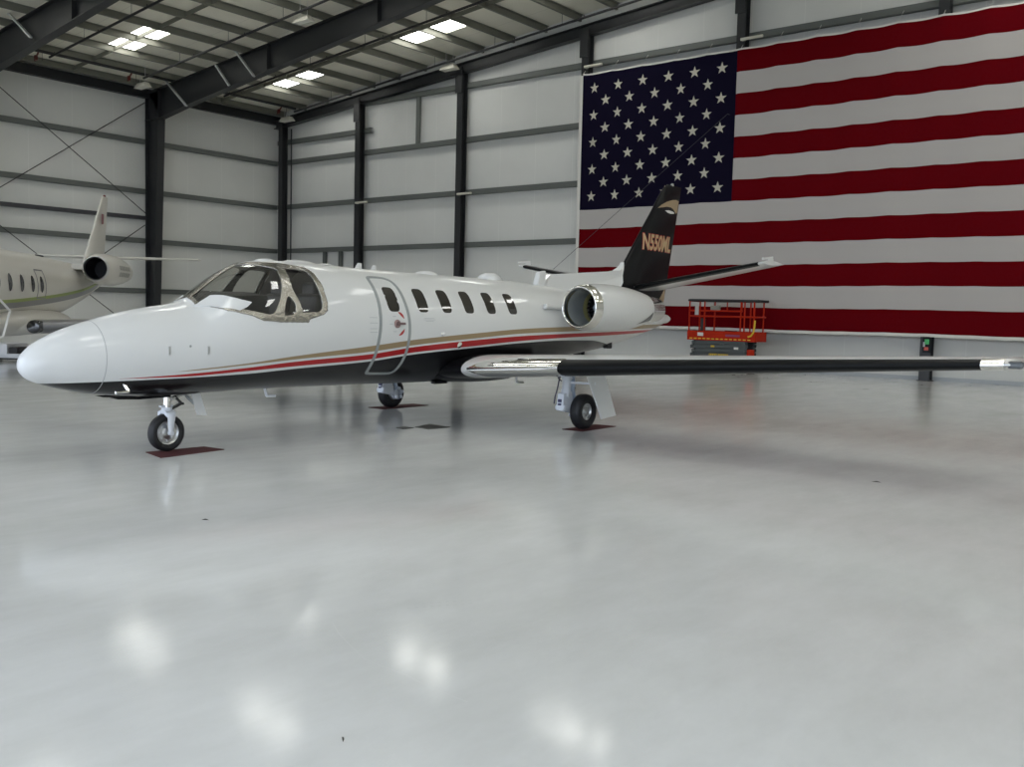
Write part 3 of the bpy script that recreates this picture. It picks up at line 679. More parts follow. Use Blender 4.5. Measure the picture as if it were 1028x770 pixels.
# roof hatch vents, antennas
def blade(s_, h, c, t_=.02, y=0, M=WHITE, nm='antenna', lean=.05):
    b = MB(); z0 = S(s_, 0).z-.02
    lo = [(s_-c/2, y-t_/2*0, z0), (s_, y-t_, z0), (s_+c/2, y, z0), (s_, y+t_, z0)]
    hi = [(s_-c/4+lean, y, z0+h), (s_+lean, y-t_*.5, z0+h), (s_+c/4+lean, y, z0+h), (s_+lean, y+t_*.5, z0+h)]
    b.add(lo+hi, [(3, 2, 1, 0), (4, 5, 6, 7)]+[(k, (k+1) % 4, 4+(k+1) % 4, 4+k) for k in range(4)]); return b.build(nm, M, jet)
blade(3.02, .10, .16, lean=.03); blade(3.31, .085, .13, lean=.03)
def dome(s_, r, h, M=WHITE, nm='antenna_dome', y=0, el=1.0):
    b = MB(); z0 = S(s_, 0).z-.02
    P = [[Vector((s_+el*r*math.cos(PI/2*i/6)*math.cos(2*PI*k/24), y+r*math.cos(PI/2*i/6)*math.sin(2*PI*k/24), z0+h*math.sin(PI/2*i/6))) for k in range(24)] for i in range(7)]
    b.grid(P, closed=True); return b.build(nm, M, jet, smooth=True)
dome(4.42, .16, .07, el=1.3); dome(5.95, .20, .13, el=1.15)
dome(1.42, .10, .045, nm='roof_vent', el=1.6); dome(1.95, .12, .05, nm='roof_vent', el=2.2); dome(2.42, .07, .04, nm='roof_vent', el=2.0)
# small lamps on the side
b = MB(); b.lathe([(0, .03), (.03, .028), (.045, .015), (.05, 0)], S(3.93, 1.66, -.002), S(3.93, 1.66, .1)-S(3.93, 1.66), 14); b.build('beacon_light', mat('beacon_glass', (.75, .72, .70), .15, coat=1), jet, smooth=True)
b = MB(); b.lathe([(0, .05), (.006, .05), (.01, .035), (.01, 0)], S(4.34, 1.86, .0), S(4.34, 1.86, .1)-S(4.34, 1.86), 18); il = b.build('wing_inspection_light', CHROME, jet, smooth=True)
# belly masts and pitot
def mast(pts, r, nm, M=ALU):
    b = MB(); b.path(pts, r, 8); return b.build(nm, M, jet)
mast([(1.32, -.12, .72), (1.36, -.12, .60), (1.50, -.12, .595)], .016, 'belly_mast', GEARW)
mast([(4.98, -1.35, .9), (5.02, -1.35, .71), (5.18, -1.35, .70)], .018, 'belly_mast', ALU)
for y_ in (-.36, .36): mast([(-.72, y_*.9, .86), (-.70, y_*1.1, .78), (-.86, y_*1.12, .775)], .016, 'pitot_tube', CHROME)
b = MB(); b.box((4.55, -.2, .655), (.30, .10, .05)); b.build('belly_beacon', BLACKP, jet, bevel=.02)

# ------------------------------------------------------------------ wings
def naca(xc, t_): return 5*t_*(.2969*math.sqrt(xc)-.126*xc-.3516*xc**2+.2843*xc**3-.1036*xc**4)
def wle(t_): return 4.20+(t_-1.0)*.036, .908+(t_-1.0)*.0605
def wchord(t_): return 2.45+(1.02-2.45)*(t_-1.0)/7.35
def wpt(t_, u, off=0, sg=1):
    """u in -1..1 around the airfoil from lower TE (-1) over LE (0) to upper TE (+1)"""
    le, zl = wle(t_); c = wchord(t_); th = .145-.02*(t_-1)/7.35
    xc = u*u; y_ = naca(xc, th)+off/c*(1-xc); cam_ = .02*(1-(2*xc-1)**2)
    z = zl+c*(cam_+(y_ if u >= 0 else -y_)) - c*xc*.02
    return Vector((le+c*xc-(off if abs(u) < .05 else off*max(0, 1-abs(u)*3)), -sg*t_, z))
UN = 60
us_ = [-1+2*k/UN for k in range(UN+1)]
for sg in (1, -1):
    wing = part('wing', jet)
    b = MB(); ts = [.45+.1*k for k in range(6)]+[1.0+(8.1-1.0)*k/30 for k in range(31)]
    b.grid([[wpt(t_, u, 0, sg) for u in us_[:-1]] for t_ in ts], closed=True); n_ = UN
    b.f.append(tuple(range(len(b.v)-n_, len(b.v)))); b.mi.append(0)
    for f_i, f_ in enumerate(b.f):
        if all(abs(b.v[q][1]) < 1.0 for q in f_): b.mi[f_i] = 1
    b.build('wing_panel', [WHITE, BLACKP], wing, smooth=True, angle=50)
    def le_strip(t0, t1, off, ul, uu, name, M, n=30, roundin=False):
        b = MB(); R = []
        for k in range(n+1):
            t_ = t0+(t1-t0)*k/n
            f = 1.0
            if roundin and k < 10: f = max(.08, math.sin(PI/2*(k)/10))
            R.append([wpt(t_, ul*f+(uu*f-ul*f)*q/18, off, sg) for q in range(19)])
        b.grid(R); return b.build(name, M, wing, smooth=True, angle=50)
    le_strip(1.06, 2.66, .008, -.33, .30, 'heated_leading_edge', CHROME, 34, True)
    le_strip(2.64, 7.88, .010, -.30, .26, 'deice_boot', BOOT, 40, False)
    le_strip(7.88, 8.10, .009, -.33, .30, 'leading_edge_end', CHROME, 4)
    # rounded tip with lamp
    b = MB(); R = []
    for k in range(9):
        f = math.cos(PI/2*k/8); t_ = 8.10+.27*math.sin(PI/2*k/8)
        le, zl = wle(8.1); c = wchord(8.1)
        row = []
        for u in us_[:-1]:
            p = wpt(8.1, u, 0, sg); cz_ = zl+c*.012; row.append(Vector((le+c*.5+(p.x-le-c*.5)*(.55+.45*f)+.10*(1-f), -sg*t_, cz_+(p.z-cz_)*max(f, .03))))
        R.append(row)
    b.grid(R, closed=True); b.build('wing_tip', ALU, wing, smooth=True, angle=50)
    b = MB(); le, zl = wle(8.1); b.box((le+.13, -sg*8.2, zl), (.24, .16, .08)); b.build('position_light', mat('nav_lamp_dark', (.08, .09, .10), .1, coat=1), wing, bevel=.03)
    b = MB(); b.prism([(wle(4.2)[0]+wchord(4.2)*.96, -sg*4.2, wle(4.2)[1]-.02), (wle(4.2)[0]+wchord(4.2)*1.03, -sg*4.2, wle(4.2)[1]-.04), (wle(4.2)[0]+wchord(4.2)*.8, -sg*4.2, wle(4.2)[1]-.12), (wle(4.2)[0]+wchord(4.2)*.6, -sg*4.2, wle(4.2)[1]-.10)], (0, .06, 0)); b.build('flap_hinge', WHITE, wing)
# wing root fairing blister under the belly
b = MB(); P = []
for k in range(25):
    s_ = 3.9+3.0*k/24; f = math.sin(PI*k/24)**.5 if 0 < k < 24 else .02
    P.append([Vector((s_, (.86*f)*math.cos(a_), .84+(.22*f)*math.sin(a_))) for a_ in [2*PI*q/40 for q in range(40)]])
b.grid(P, closed=True); b.build('wing_root_fairing', BLACKP, jet, smooth=True, angle=60)

# ------------------------------------------------------------------ fin
def fle(z): return 10.135+.889*(z-2.80)
def fte(z): return 11.85+.243*(z-2.25)
FT = [2.0+.1*k for k in range(25)]+[4.45, 4.50, 4.53, 4.55]
def fpt(z, xc, side, off=0):
    le = fle(z); te = fte(z)
    if z > 4.4: e = (z-4.4)/.155; le += .10*e*e
    c = te-le; th = naca(xc, .105)*c*(1 if z < 4.4 else math.sqrt(max(0.02, 1-((z-4.4)/.16)**2)))
    return Vector((le+c*xc, -side*(th+off), z))
fin = part('fin', jet)
xcs = [(k/22)**2*1.0 for k in range(23)]
b = MB(); b.grid([[fpt(z, x_, 1) for x_ in xcs]+[fpt(z, x_, -1) for x_ in reversed(xcs[1:-1])] for z in FT], closed=True)
n_ = len(xcs)*2-2; b.f.append(tuple(range(len(b.v)-n_, len(b.v)))); b.mi.append(0)
b.build('fin_panel', BLACKP, fin, smooth=True, angle=50)
# white dorsal fin with sweeping black edge
DOR = [(7.30, 2.20), (7.46, 2.36), (7.62, 2.455), (8.2, 2.50), (9.0, 2.56), (9.70, 2.612), (9.86, 2.635), (9.97, 2.685), (10.05, 2.76), (10.085, 2.81), (10.03, 2.68), (9.96, 2.54), (9.88, 2.40), (9.79, 2.28), (9.76, 2.0), (7.30, 1.95)]
b = MB()
def dth(x_): return .03+.085*min(1, max(0, (x_-7.3)/2.7))
top_ = [p for p in DOR]
L_ = [Vector((x_, -(dth(x_)*(1.35 if z < 2.45 else .75 if z < 2.62 else .75-.5*min(1, (z-2.62)/.15))+ .012), z)) for x_, z in DOR]; Rr = [Vector((p.x, -p.y, p.z)) for p in L_]
n_ = len(DOR); b.add(L_+Rr, [tuple(range(n_)), tuple(range(2*n_-1, n_-1, -1))]+[(k, (k+1) % n_, n_+(k+1) % n_, n_+k) for k in range(n_)])
b.build('dorsal_fin', WHITE, jet, smooth=False)
b = MB(); b.add([(7.19, -.06, 2.2), (7.45, -.06, 2.2), (7.45, .06, 2.2), (7.19, .06, 2.2), (7.28, -.05, 2.475), (7.46, -.05, 2.515), (7.46, .05, 2.515), (7.28, .05, 2.475)], [(3, 2, 1, 0), (4, 5, 6, 7), (0, 1, 5, 4), (1, 2, 6, 5), (2, 3, 7, 6), (3, 0, 4, 7)])
b.build('air_scoop', WHITE, jet, bevel=.02)
def fin_decal(poly, name, M, off=.004):
    for sd in (1, -1):
        b = MB(); v = []
        pts = []
        n = len(poly)
        cx = sum(p[0] for p in poly)/n; cz = sum(p[1] for p in poly)/n
        R = []
        dens = []
        for i in range(n):
            p, q = poly[i], poly[(i+1) % n]
            for k in range(5): dens.append((p[0]+(q[0]-p[0])*k/5, p[1]+(q[1]-p[1])*k/5))
        for r in range(1, 7): R.append([(cx+(x_-cx)*r/6, cz+(z-cz)*r/6) for x_, z in dens])
        def mp(x_, z):
            le, te = fle(z), fte(z); xc = min(1, max(0.0, (x_-le)/(te-le))); return fpt(z, xc, sd, off)
        b.grid([[mp(*p) for p in row] for row in R], closed=True)
        b.add([mp(cx, cz)], []); N = len(dens)
        for k in range(N): b.f.append((len(b.v)-1, k, (k+1) % N)); b.mi.append(0)
        b.build(name, M, fin, smooth=False)
fin_decal([(11.33, 4.01), (11.50, 4.10), (11.70, 4.175), (11.95, 4.235), (12.15, 4.26), (12.29, 4.245), (12.27, 4.12), (12.24, 4.0), (12.18, 3.97), (12.06, 4.04), (11.90, 4.075), (11.7, 4.07), (11.5, 4.04)], 'gold_swoosh', GOLD)
fin_decal([(11.62, 3.985), (11.80, 4.005), (12.0, 4.0), (12.10, 3.975), (12.05, 3.955), (11.90, 3.94), (11.75, 3.95)], 'white_swoosh', WHITE)
fin_decal([(11.36, 1.99), (11.48, 2.06), (11.63, 2.18), (11.82, 2.36), (11.83, 2.2), (11.78, 2.0), (11.6, 1.985)], 'gold_swoosh', GOLD)
# registration letters, gold with a red edge
def letters(txt, sd, off, M, bold, name):
    cu = bpy.data.curves.new('lettering', 'FONT'); cu.body = txt; cu.size = 1; cu.offset = bold; cu.align_x = 'LEFT'; cu.resolution_u = 3
    ob = bpy.data.objects.new('lettering', cu); C.objects.link(ob)
    dg = bpy.context.evaluated_depsgraph_get(); me = bpy.data.meshes.new_from_object(ob.evaluated_get(dg))
    bpy.data.objects.remove(ob)
    xs_ = [v.co.x for v in me.vertices]; ys_ = [v.co.y for v in me.vertices]
    x0, x1, y0, y1 = REGBOX
    bm = bmesh.new(); bm.from_mesh(me)
    bmesh.ops.triangulate(bm, faces=bm.faces); bmesh.ops.subdivide_edges(bm, edges=bm.edges, cuts=2)
    for v in bm.verts:
        u = (v.co.x-x0)/(x1-x0); q = (v.co.y-y0)/(y1-y0)
        z = 3.125+.31*q
        s_ = 10.72+(1.24)*u+.06*q if sd > 0 else 11.96-1.24*u+.06*q
        le, te = fle(z), fte(z); xc = (s_-le)/(te-le); v.co = fpt(z, min(1, max(0, xc)), sd, off)
    bm.to_mesh(me); bm.free(); me.materials.clear(); me.materials.append(M)
    o = bpy.data.objects.new(name, me); C.objects.link(o); o.parent = fin
    return o
REGBOX = (0.05, 3.9, 0.0, 0.72)
def textbox(txt):
    cu = bpy.data.curves.new('lettering', 'FONT'); cu.body = txt; cu.size = 1
    ob = bpy.data.objects.new('lettering', cu); C.objects.link(ob)
    dg = bpy.context.evaluated_depsgraph_get(); me = bpy.data.meshes.new_from_object(ob.evaluated_get(dg)); bpy.data.objects.remove(ob)
    xs_ = [v.co.x for v in me.vertices]; ys_ = [v.co.y for v in me.vertices]; bpy.data.meshes.remove(me)
    return min(xs_), max(xs_), min(ys_), max(ys_)
REGBOX = textbox('N550ML')
for sd in (1, -1):
    letters('N550ML', sd, .004, RED, .055, 'registration_edge'); letters('N550ML', sd, .007, mat('gold_letter_paint', (.50, .36, .20), .4), .026, 'registration')
b = MB(); b.tube((12.0, 0, 4.53), (12.0, 0, 4.57), .035, 12); b.lathe([(0, .035), (.02, .028), (.03, 0)], (12.0, 0, 4.57), (0, 0, 1), 12); b.build('fin_beacon', mat('pale_lamp', (.40, .40, .36), .2, coat=1), fin)

# ------------------------------------------------------------------ tailplane
def spt(t_, u, sg, off=0):
    le = 10.39; te = 11.75-.46*(t_/2.87); c = te-le; th = .095
    zl = 2.315+.166*t_; xc = u*u; y_ = naca(xc, th)*c+off*(1-xc)
    return Vector((le+c*xc-(off if abs(u) < .05 else off*max(0, 1-abs(u)*3)), -sg*t_, zl+(y_ if u >= 0 else -y_)))
for sg in (1, -1):
    sb = part('tailplane', jet)
    b = MB(); ts = [.0, .15]+[.2+2.67*k/10 for k in range(11)]
    b.grid([[spt(t_, u, sg) for u in us_[:-1]] for t_ in ts], closed=True); b.f.append(tuple(range(len(b.v)-UN, len(b.v)))); b.mi.append(0)
    b.build('tailplane_panel', WHITE, sb, smooth=True, angle=50)
    b = MB(); b.grid([[spt(.12+2.62*k/10, -.34+.66*q/16, sg, .006) for q in range(17)] for k in range(11)]); b.build('deice_boot', BOOT, sb, smooth=True, angle=50)
    b = MB(); b.box((10.56, -sg*2.85, 2.875), (.46, .04, .045), Matrix.Rotation(math.radians(-6), 3, 'Y')); b.box((10.7, -sg*2.85, 2.84), (.2, .04, .08)); b.build('elevator_horn', WHITE, sb, bevel=.015)

# ------------------------------------------------------------------ engines
for sg in (1, -1):
    en = part('engine_nacelle', jet, (6.76, -1.25*sg, 1.868))
    ax = (1, 0, 0); O = (0, 0, 0)
    b = MB(); b.lathe([(.16, .385), (.40, .402), (.75, .408), (1.05, .398), (1.35, .378), (1.62, .348), (1.85, .312), (2.0, .285), (2.0, .265), (1.85, .27)], O, ax, 56); b.build('cowling', WHITE, en, smooth=True, angle=50)
    b = MB(); b.lathe([(.165, .388), (.10, .378), (.04, .360), (.01, .347), (0, .336), (.006, .324), (.03, .312), (.08, .303), (.12, .300)], O, ax, 56); b.build('inlet_lip', CHROME, en, smooth=True, angle=70)
    b = MB(); b.lathe([(.115, .3005), (.25, .292), (.45, .287), (.66, .286)], O, ax, 48); b.build('inlet_duct', mat('duct_grey', (.26, .28, .28), .35), en, smooth=True)
    b = MB(); b.lathe([(.55, .2845), (.60, .272), (.66, .272)], O, ax, 48); b.build('inlet_ring', mat('olive_ring', (.30, .28, .12), .4), en, smooth=True)
    b = MB()
    for k in range(22):
        a0 = 2*PI*k/22
        pr_ = []
        for rr, tw in ((.07, .9), (.14, .7), (.21, .5), (.275, .35)):
            da = .10*.28/rr*math.cos(tw)*.55; dx = .06*math.sin(tw)
            pr_.append(((.66-dx, rr*math.cos(a0-da), rr*math.sin(a0-da)), (.66+dx, rr*math.cos(a0+da), rr*math.sin(a0+da))))
        b.grid([[Vector(p) for p in q] for q in pr_])
    b.lathe([(.74, .286), (.74, 0)], O, ax, 32)
    b.build('fan', mat('fan_blade_metal', (.045, .045, .05), .35, .8), en)
    b = MB(); b.lathe([(.46, 0), (.475, .03), (.52, .062), (.58, .083), (.66, .092), (.7, .09)], O, ax, 24); b.build('spinner', mat('spinner_grey', (.34, .38, .44), .35), en, smooth=True)
    b = MB(); b.lathe([(1.85, .275), (2.0, .27), (2.25, .25), (2.52, .215), (2.52, .20), (2.1, .22)], O, ax, 40); b.build('exhaust_nozzle', mat('nozzle_metal', (.66, .64, .62), .14, 1.0), en, smooth=True, angle=50)
    b = MB(); b.lathe([(2.1, .12), (2.4, .09), (2.66, .02), (2.67, 0)], O, ax, 20); b.build('exhaust_cone', ALU, en, smooth=True)
    # dark wedge on the rear outer flank
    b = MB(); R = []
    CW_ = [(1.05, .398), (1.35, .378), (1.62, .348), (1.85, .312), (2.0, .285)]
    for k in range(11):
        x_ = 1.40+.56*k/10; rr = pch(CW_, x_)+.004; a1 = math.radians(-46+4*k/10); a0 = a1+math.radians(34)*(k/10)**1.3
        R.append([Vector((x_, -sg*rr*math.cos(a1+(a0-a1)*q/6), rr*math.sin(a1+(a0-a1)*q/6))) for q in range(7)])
    b.grid(R); b.build('dark_wedge', mat('wedge_dark', (.035, .04, .045), .3, coat=.5), en, smooth=True)
    # pylon
    b = MB(); P = []
    for k in range(9):
        t_ = .45*k/8
        P.append([Vector((.55+1.9*(.5-.5*math.cos(a_)), sg*(.30+t_), .09*math.sin(a_)*(1 if a_ < PI else 1))) for a_ in [2*PI*q/24 for q in range(24)]])
    b.grid(P, closed=True); b.build('pylon', WHITE, en, smooth=True)
    # small inlet scoop on the fuselage side
    b = MB(); p0 = S(6.47, sg*1.12, .05); p1 = S(6.95, sg*1.15, .03)
    b.tube(p0, p1, .045, 12, r2=.03); b.lathe([(0, .045), (-.01, .035), (.05, .03)], p0, p1-p0, 12)
    b.build('scoop_inlet', WHITE, jet, smooth=True)
b = MB(); b.box(S(9.05, PI-.62), (.16, .12, .14)); b.build('drain_box', DKGREY, jet, bevel=.02)
b = MB(); b.lathe([(0, .1), (.10, .09), (.22, .05), (.28, 0)], (11.83, 0, 1.70), (1, 0, 0), 20); b.build('tail_cone', WHITE, jet, smooth=True)

# ------------------------------------------------------------------ landing gear
def tyre(b, c, r, wd, ri, n=48):
    hw = wd/2
    prof = [(-hw*.70, ri), (-hw*.92, ri+.25*(r-ri)), (-hw, ri+.5*(r-ri)), (-hw*.93, ri+.75*(r-ri)), (-hw*.72, ri+.93*(r-ri)), (-hw*.40, r*.995), (-hw*.38, r*.985), (-hw*.34, r*.985), (-hw*.32, r), (0, r), (hw*.32, r), (hw*.34, r*.985), (hw*.38, r*.985), (hw*.40, r*.995), (hw*.72, ri+.93*(r-ri)), (hw*.93, ri+.75*(r-ri)), (hw, ri+.5*(r-ri)), (hw*.92, ri+.25*(r-ri)), (hw*.70, ri)]
    b.lathe(prof, c, (0, 1, 0), n)
def hub(b, c, r, wd):
    for sg in (1, -1):
        b.lathe([(wd*.33, r), (wd*.36, r*.96), (wd*.30, r*.86), (wd*.22, r*.80), (wd*.20, r*.5), (wd*.26, r*.42), (wd*.34, r*.30), (wd*.36, 0)], c, (0, sg, 0), 32)
        for k in range(8):
            a_ = 2*PI*k/8; p = Vector(c)+Vector((r*.66*math.cos(a_), sg*wd*.20, r*.66*math.sin(a_))); b.tube(p, p+Vector((0, sg*.015, 0)), r*.07, 8)
    b.lathe([(-wd*.33, r), (wd*.33, r)], c, (0, 1, 0), 32)
MATZ = .008
ng = part('nose_gear', jet)
wr = .222; wc = Vector((-.0, 0, wr+MATZ))
wh = part('nose_wheel', ng); 
b = MB(); tyre(b, wc, wr, .125, .142); b.build('tyre', RUBBER, wh, smooth=True, angle=50).name = 'tyre'
b = MB(); hub(b, wc, .145, .12); b.build('wheel_hub', ALU, wh, smooth=True, angle=40)
b = MB(); b.tube((.02, 0, .82), (.01, 0, .50), .042, 18); b.build('strut', CHROME, ng, smooth=True)
b = MB(); b.tube((.01, 0, .53), (.008, 0, .455), .062, 18); b.box((.0, 0, .545), (.16, .05, .02))
for sg in (1, -1):
    b.add([(-.05, sg*.03, .50), (.07, sg*.03, .50), (.07, sg*.03, .455), (-.05, sg*.03, .455), (-.05, sg*.10, .475), (.07, sg*.10, .475), (.07, sg*.10, .42), (-.05, sg*.10, .42)], [(0, 1, 5, 4), (3, 7, 6, 2), (0, 3, 2, 1), (4, 5, 6, 7), (0, 4, 7, 3), (1, 2, 6, 5)])
    P = []
    for k in range(8):
        f = k/7; z = .47-.24*f; wd = .060*(1-f)+.030*f; xx = .012-.012*f
        P.append([Vector((xx+wd*math.cos(a_), sg*(.100)+.018*math.sin(a_), z)) for a_ in [2*PI*q/12 for q in range(12)]])
    b.grid(P, closed=True); b.tube((0, sg*.075, wc.z), (0, sg*.125, wc.z), .03, 14)
b.build('fork', GEARW, ng, smooth=True, angle=45)
b = MB(); b.bar((.05, 0, .50), (.20, 0, .565), .05, .022); b.bar((.20, 0, .565), (.11, 0, .66), .04, .02); b.tube((.20, -.04, .565), (.20, .04, .565), .016, 8); b.build('torque_link', STEEL, ng)
b = MB(); b.tube((.07, 0, .63), (.45, 0, .74), .02, 10); b.build('drag_brace', ALU, ng)
b = MB(); b.prism([(.30, -.05, .70), (.42, -.05, .68), (.52, -.05, .40), (.385, -.05, .415)], (0, .018, 0)); b.build('gear_door', WHITE, ng)
b = MB(); b.bar((.25, -.02, .66), (.38, -.02, .54), .035, .03); b.build('door_link', GREYSEAL, ng)
for sg in (1, -1):
    b = MB(); b.prism([(-.80, -sg*.16, .70), (-.05, -sg*.16, .69), (-.05, -sg*.17, .668), (-.45, -sg*.17, .66), (-.70, -sg*.165, .675)], (0, .012, 0)); b.build('gear_door', BLACKP, ng)
b = MB(); radial_patch(b, [(-.35, PI-.38), (.30, PI-.38), (.36, PI), (.30, PI+.38), (-.35, PI+.38), (-.42, PI)], .003, 5, 1, 3); b.build('well_shade_patch', mat('well_shade_black', (.006, .006, .007), .8), ng, smooth=True)  # flat black patch on the belly skin, painting the shade of an open well

for sg in (1, -1):
    mg = part('main_gear', jet)
    T = 2.08*sg; wr2 = .268; ac = Vector((5.756, -T, wr2+MATZ))
    wh = part('main_wheel', mg)
    b = MB(); tyre(b, ac, wr2, .19, .128); b.build('tyre', RUBBER, wh, smooth=True, angle=50)
    b = MB(); hub(b, ac, .132, .185); b.build('wheel_hub', ALU, wh, smooth=True, angle=40)
    yi = -T+sg*.15      # inboard side
    b = MB(); b.tube((5.53, yi, .97), (5.50, yi, .60), .068, 18); b.tube((5.51, yi, .80), (5.508, yi, .765), .082, 18); b.tube((5.50, yi, .60), (5.46, yi, .50), .076, 18)
    b.build('strut', GEARW, mg, smooth=True)
    b = MB(); b.add([(5.36, yi-.06, .56), (5.58, yi-.06, .58), (5.62, yi-.06, .32), (5.33, yi-.06, .30), (5.36, yi+.06, .56), (5.58, yi+.06, .58), (5.62, yi+.06, .32), (5.33, yi+.06, .30)], [(0, 1, 2, 3), (7, 6, 5, 4), (0, 4, 5, 1), (1, 5, 6, 2), (2, 6, 7, 3), (3, 7, 4, 0)])
    b.bar((5.40, yi, .34), (5.76, yi, wr2), .09, .10); b.tube((5.38, yi-.085, .345), (5.38, yi+.085, .345), .045, 14)
    b.build('trailing_link', GEARW, mg, bevel=.012)
    b = MB(); b.tube((5.756, yi, ac.z), ac, .035, 14); b.lathe([(0, .115), (.07, .115), (.07, .05)], (5.756, yi+sg*.02, ac.z), (0, -sg, 0), 24)
    for k in range(5):
        a_ = 2*PI*k/5+.3; p = Vector((5.756+.085*math.cos(a_), yi+sg*.02, ac.z+.085*math.sin(a_))); b.tube(p, p+Vector((0, sg*.05, 0)), .028, 10)
    b.build('brake', GEARW, mg, smooth=True, angle=40)
    b = MB(); b.tube((5.74, yi, .34), (5.66, yi, .64), .036, 12); b.tube((5.66, yi, .64), (5.62, yi, .90), .05, 12); b.build('shock_absorber', mat('pale_blue_grey', (.50, .58, .70), .35), mg, smooth=True)
    b = MB(); b.path([(5.46, yi+sg*.07, .92), (5.43, yi+sg*.08, .78), (5.38, yi+sg*.08, .62), (5.32, yi+sg*.075, .50), (5.30, yi+sg*.075, .40)], .010, 8); b.path([(5.44, yi+sg*.05, .74), (5.36, yi+sg*.06, .79), (5.42, yi+sg*.05, .85)], .008, 6); b.build('brake_hose', mat('dark_blue_hose', (.02, .02, .06), .5), mg)
    b = MB()
    for (z_, h_) in ((.45, .045), (.395, .03)): b.box((5.342, yi, z_), (.03, .055, h_))
    b.build('link_plate', mat('navy_plate', (.05, .05, .12), .5), mg)
    b = MB(); yo = -T-sg*.27; b.prism([(5.42, yo+sg*.03, .92), (5.90, yo+sg*.03, .92), (6.22, yo-sg*.02, .205), (5.82, yo-sg*.02, .175)], (0, .022, 0)); b.build('gear_door', WHITE, mg)
    b = MB(); b.bar((5.50, yi, .72), (5.66, yo, .72), .03, .03); b.build('door_link', GEARW, mg)

# ------------------------------------------------------------------ mats, plates and scraps on the floor
def flat_quad(name, q, th, M, label, cat, group=None):
    b = MB(); c = Vector((sum(p[0] for p in q)/4, sum(p[1] for p in q)/4, 0))
    b.prism([(p[0]-c.x, p[1]-c.y, th/2) for p in q], (0, 0, th)); o = b.build(name, M, loc=c); return tag(o, label, cat, group)
flat_quad('chock_mat', [(-10.34, 6.0), (-9.84, 5.9), (-9.93, 6.80), (-10.30, 6.76)], MATZ-.001, REDM, 'dark red mat under the nose wheel', 'mat', 'red wheel mats')
flat_quad('chock_mat', [(-8.42, 11.72), (-8.06, 11.75), (-8.08, 12.70), (-8.44, 12.66)], MATZ-.001, REDM, 'dark red mat under the near main wheel', 'mat', 'red wheel mats')
flat_quad('chock_mat', [(-12.62, 11.62), (-12.22, 11.62), (-12.22, 12.75), (-12.62, 12.75)], MATZ-.001, REDM, 'dark red mat under the far main wheel', 'mat', 'red wheel mats')
PLM = mat('brown_plate', (.10, .095, .085), .6, var=(12, .3))
flat_quad('floor_plate', [(-10.04, 10.20), (-9.72, 10.16), (-9.70, 10.60), (-10.18, 10.66)], .006, PLM, 'larger dark plate lying on the floor below the wing root', 'plate', 'dark floor plates')
flat_quad('floor_plate', [(-10.16, 9.92), (-9.98, 9.90), (-9.99, 10.12), (-10.17, 10.12)], .006, PLM, 'smaller dark plate beside the larger floor plate', 'plate', 'dark floor plates')
FL = bpy.data.objects['floor']
b = MB(); cp = [(-4.01, 3.45), (-3.84, 3.35), (-3.66, 3.27), (-3.47, 3.19), (-3.35, 3.18), (-3.15, 3.18), (-2.95, 3.14), (-2.73, 3.14)]
b.grid([[Vector((x+random.uniform(-.004, .004), y-.002+random.uniform(-.004, .004), .0012)), Vector((x, y+.001, .0012))] for x, y in cp])
b.build('floor_scratch', mat('scratch_pale', (.68, .685, .675), .25), FL)
b = MB()
for k in range(9):
    for q in range(2):
        x, y = -3.95+.026*k+.05*q, 3.96+.04*k-.05*q
        b.add([(x, y, .0012), (x+.018, y-.006, .0012), (x+.024, y+.018, .0012), (x+.006, y+.02, .0012)], [(0, 1, 2, 3)])
o = b.build('tread_mark', mat('tread_grey', (.42, .43, .42), .4), FL); o['kind'] = 'stuff'
def scrap(x, y, a, sz, label):
    b = MB(); n = 7; P = []
    for k in range(n):
        f = k/(n-1)-.5; P.append([Vector((f*sz, .012*math.cos(3*f)*(1-abs(f)), .004+.006*math.cos(f*5))), Vector((f*sz, -.012*(1-abs(f)), .001))])
    b.grid(P); o = b.build('paper_scrap', mat('dark_scrap', (.06, .055, .05), .8), loc=(x, y, 0), rotz=a); o.scale = (1, min(1, sz/.12), 1); tag(o, label, 'debris')
scrap(-6.737, 4.433, .6, .07, 'dark scrap on the floor nearest the nose wheel')
scrap(-3.341, 10.555, .2, .11, 'dark scrap on the open floor under the outer wing')
scrap(-8.28, 24.9, .8, .35, 'dark scrap on the floor near the flag wall post')
scrap(-2.86, 2.52, 2.4, .045, 'tiny scrap on the foreground floor')

# ------------------------------------------------------------------ button box on the wall post
t = thing('control_box', 'slim dark control box with green and red buttons on the flag wall post', 'control box', (-8.3, 30.165, .86))
b = MB(); b.box((0, 0, .24), (.20, .10, .48)); b.build('box_body', BLACKP, t, bevel=.01)
b = MB(); b.box((.03, -.055, .33), (.13, .02, .15)); b.build('green_button', mat('green_button', (.05, .42, .12), .4), t)
b = MB(); b.box((.02, -.055, .12), (.12, .02, .10)); b.build('red_button', mat('red_button', (.55, .08, .05), .4), t)
b = MB(); b.box((-.05, -.055, .25), (.05, .02, .14)); b.build('label_plate', mat('pale_plate', (.5, .5, .52), .4), t)

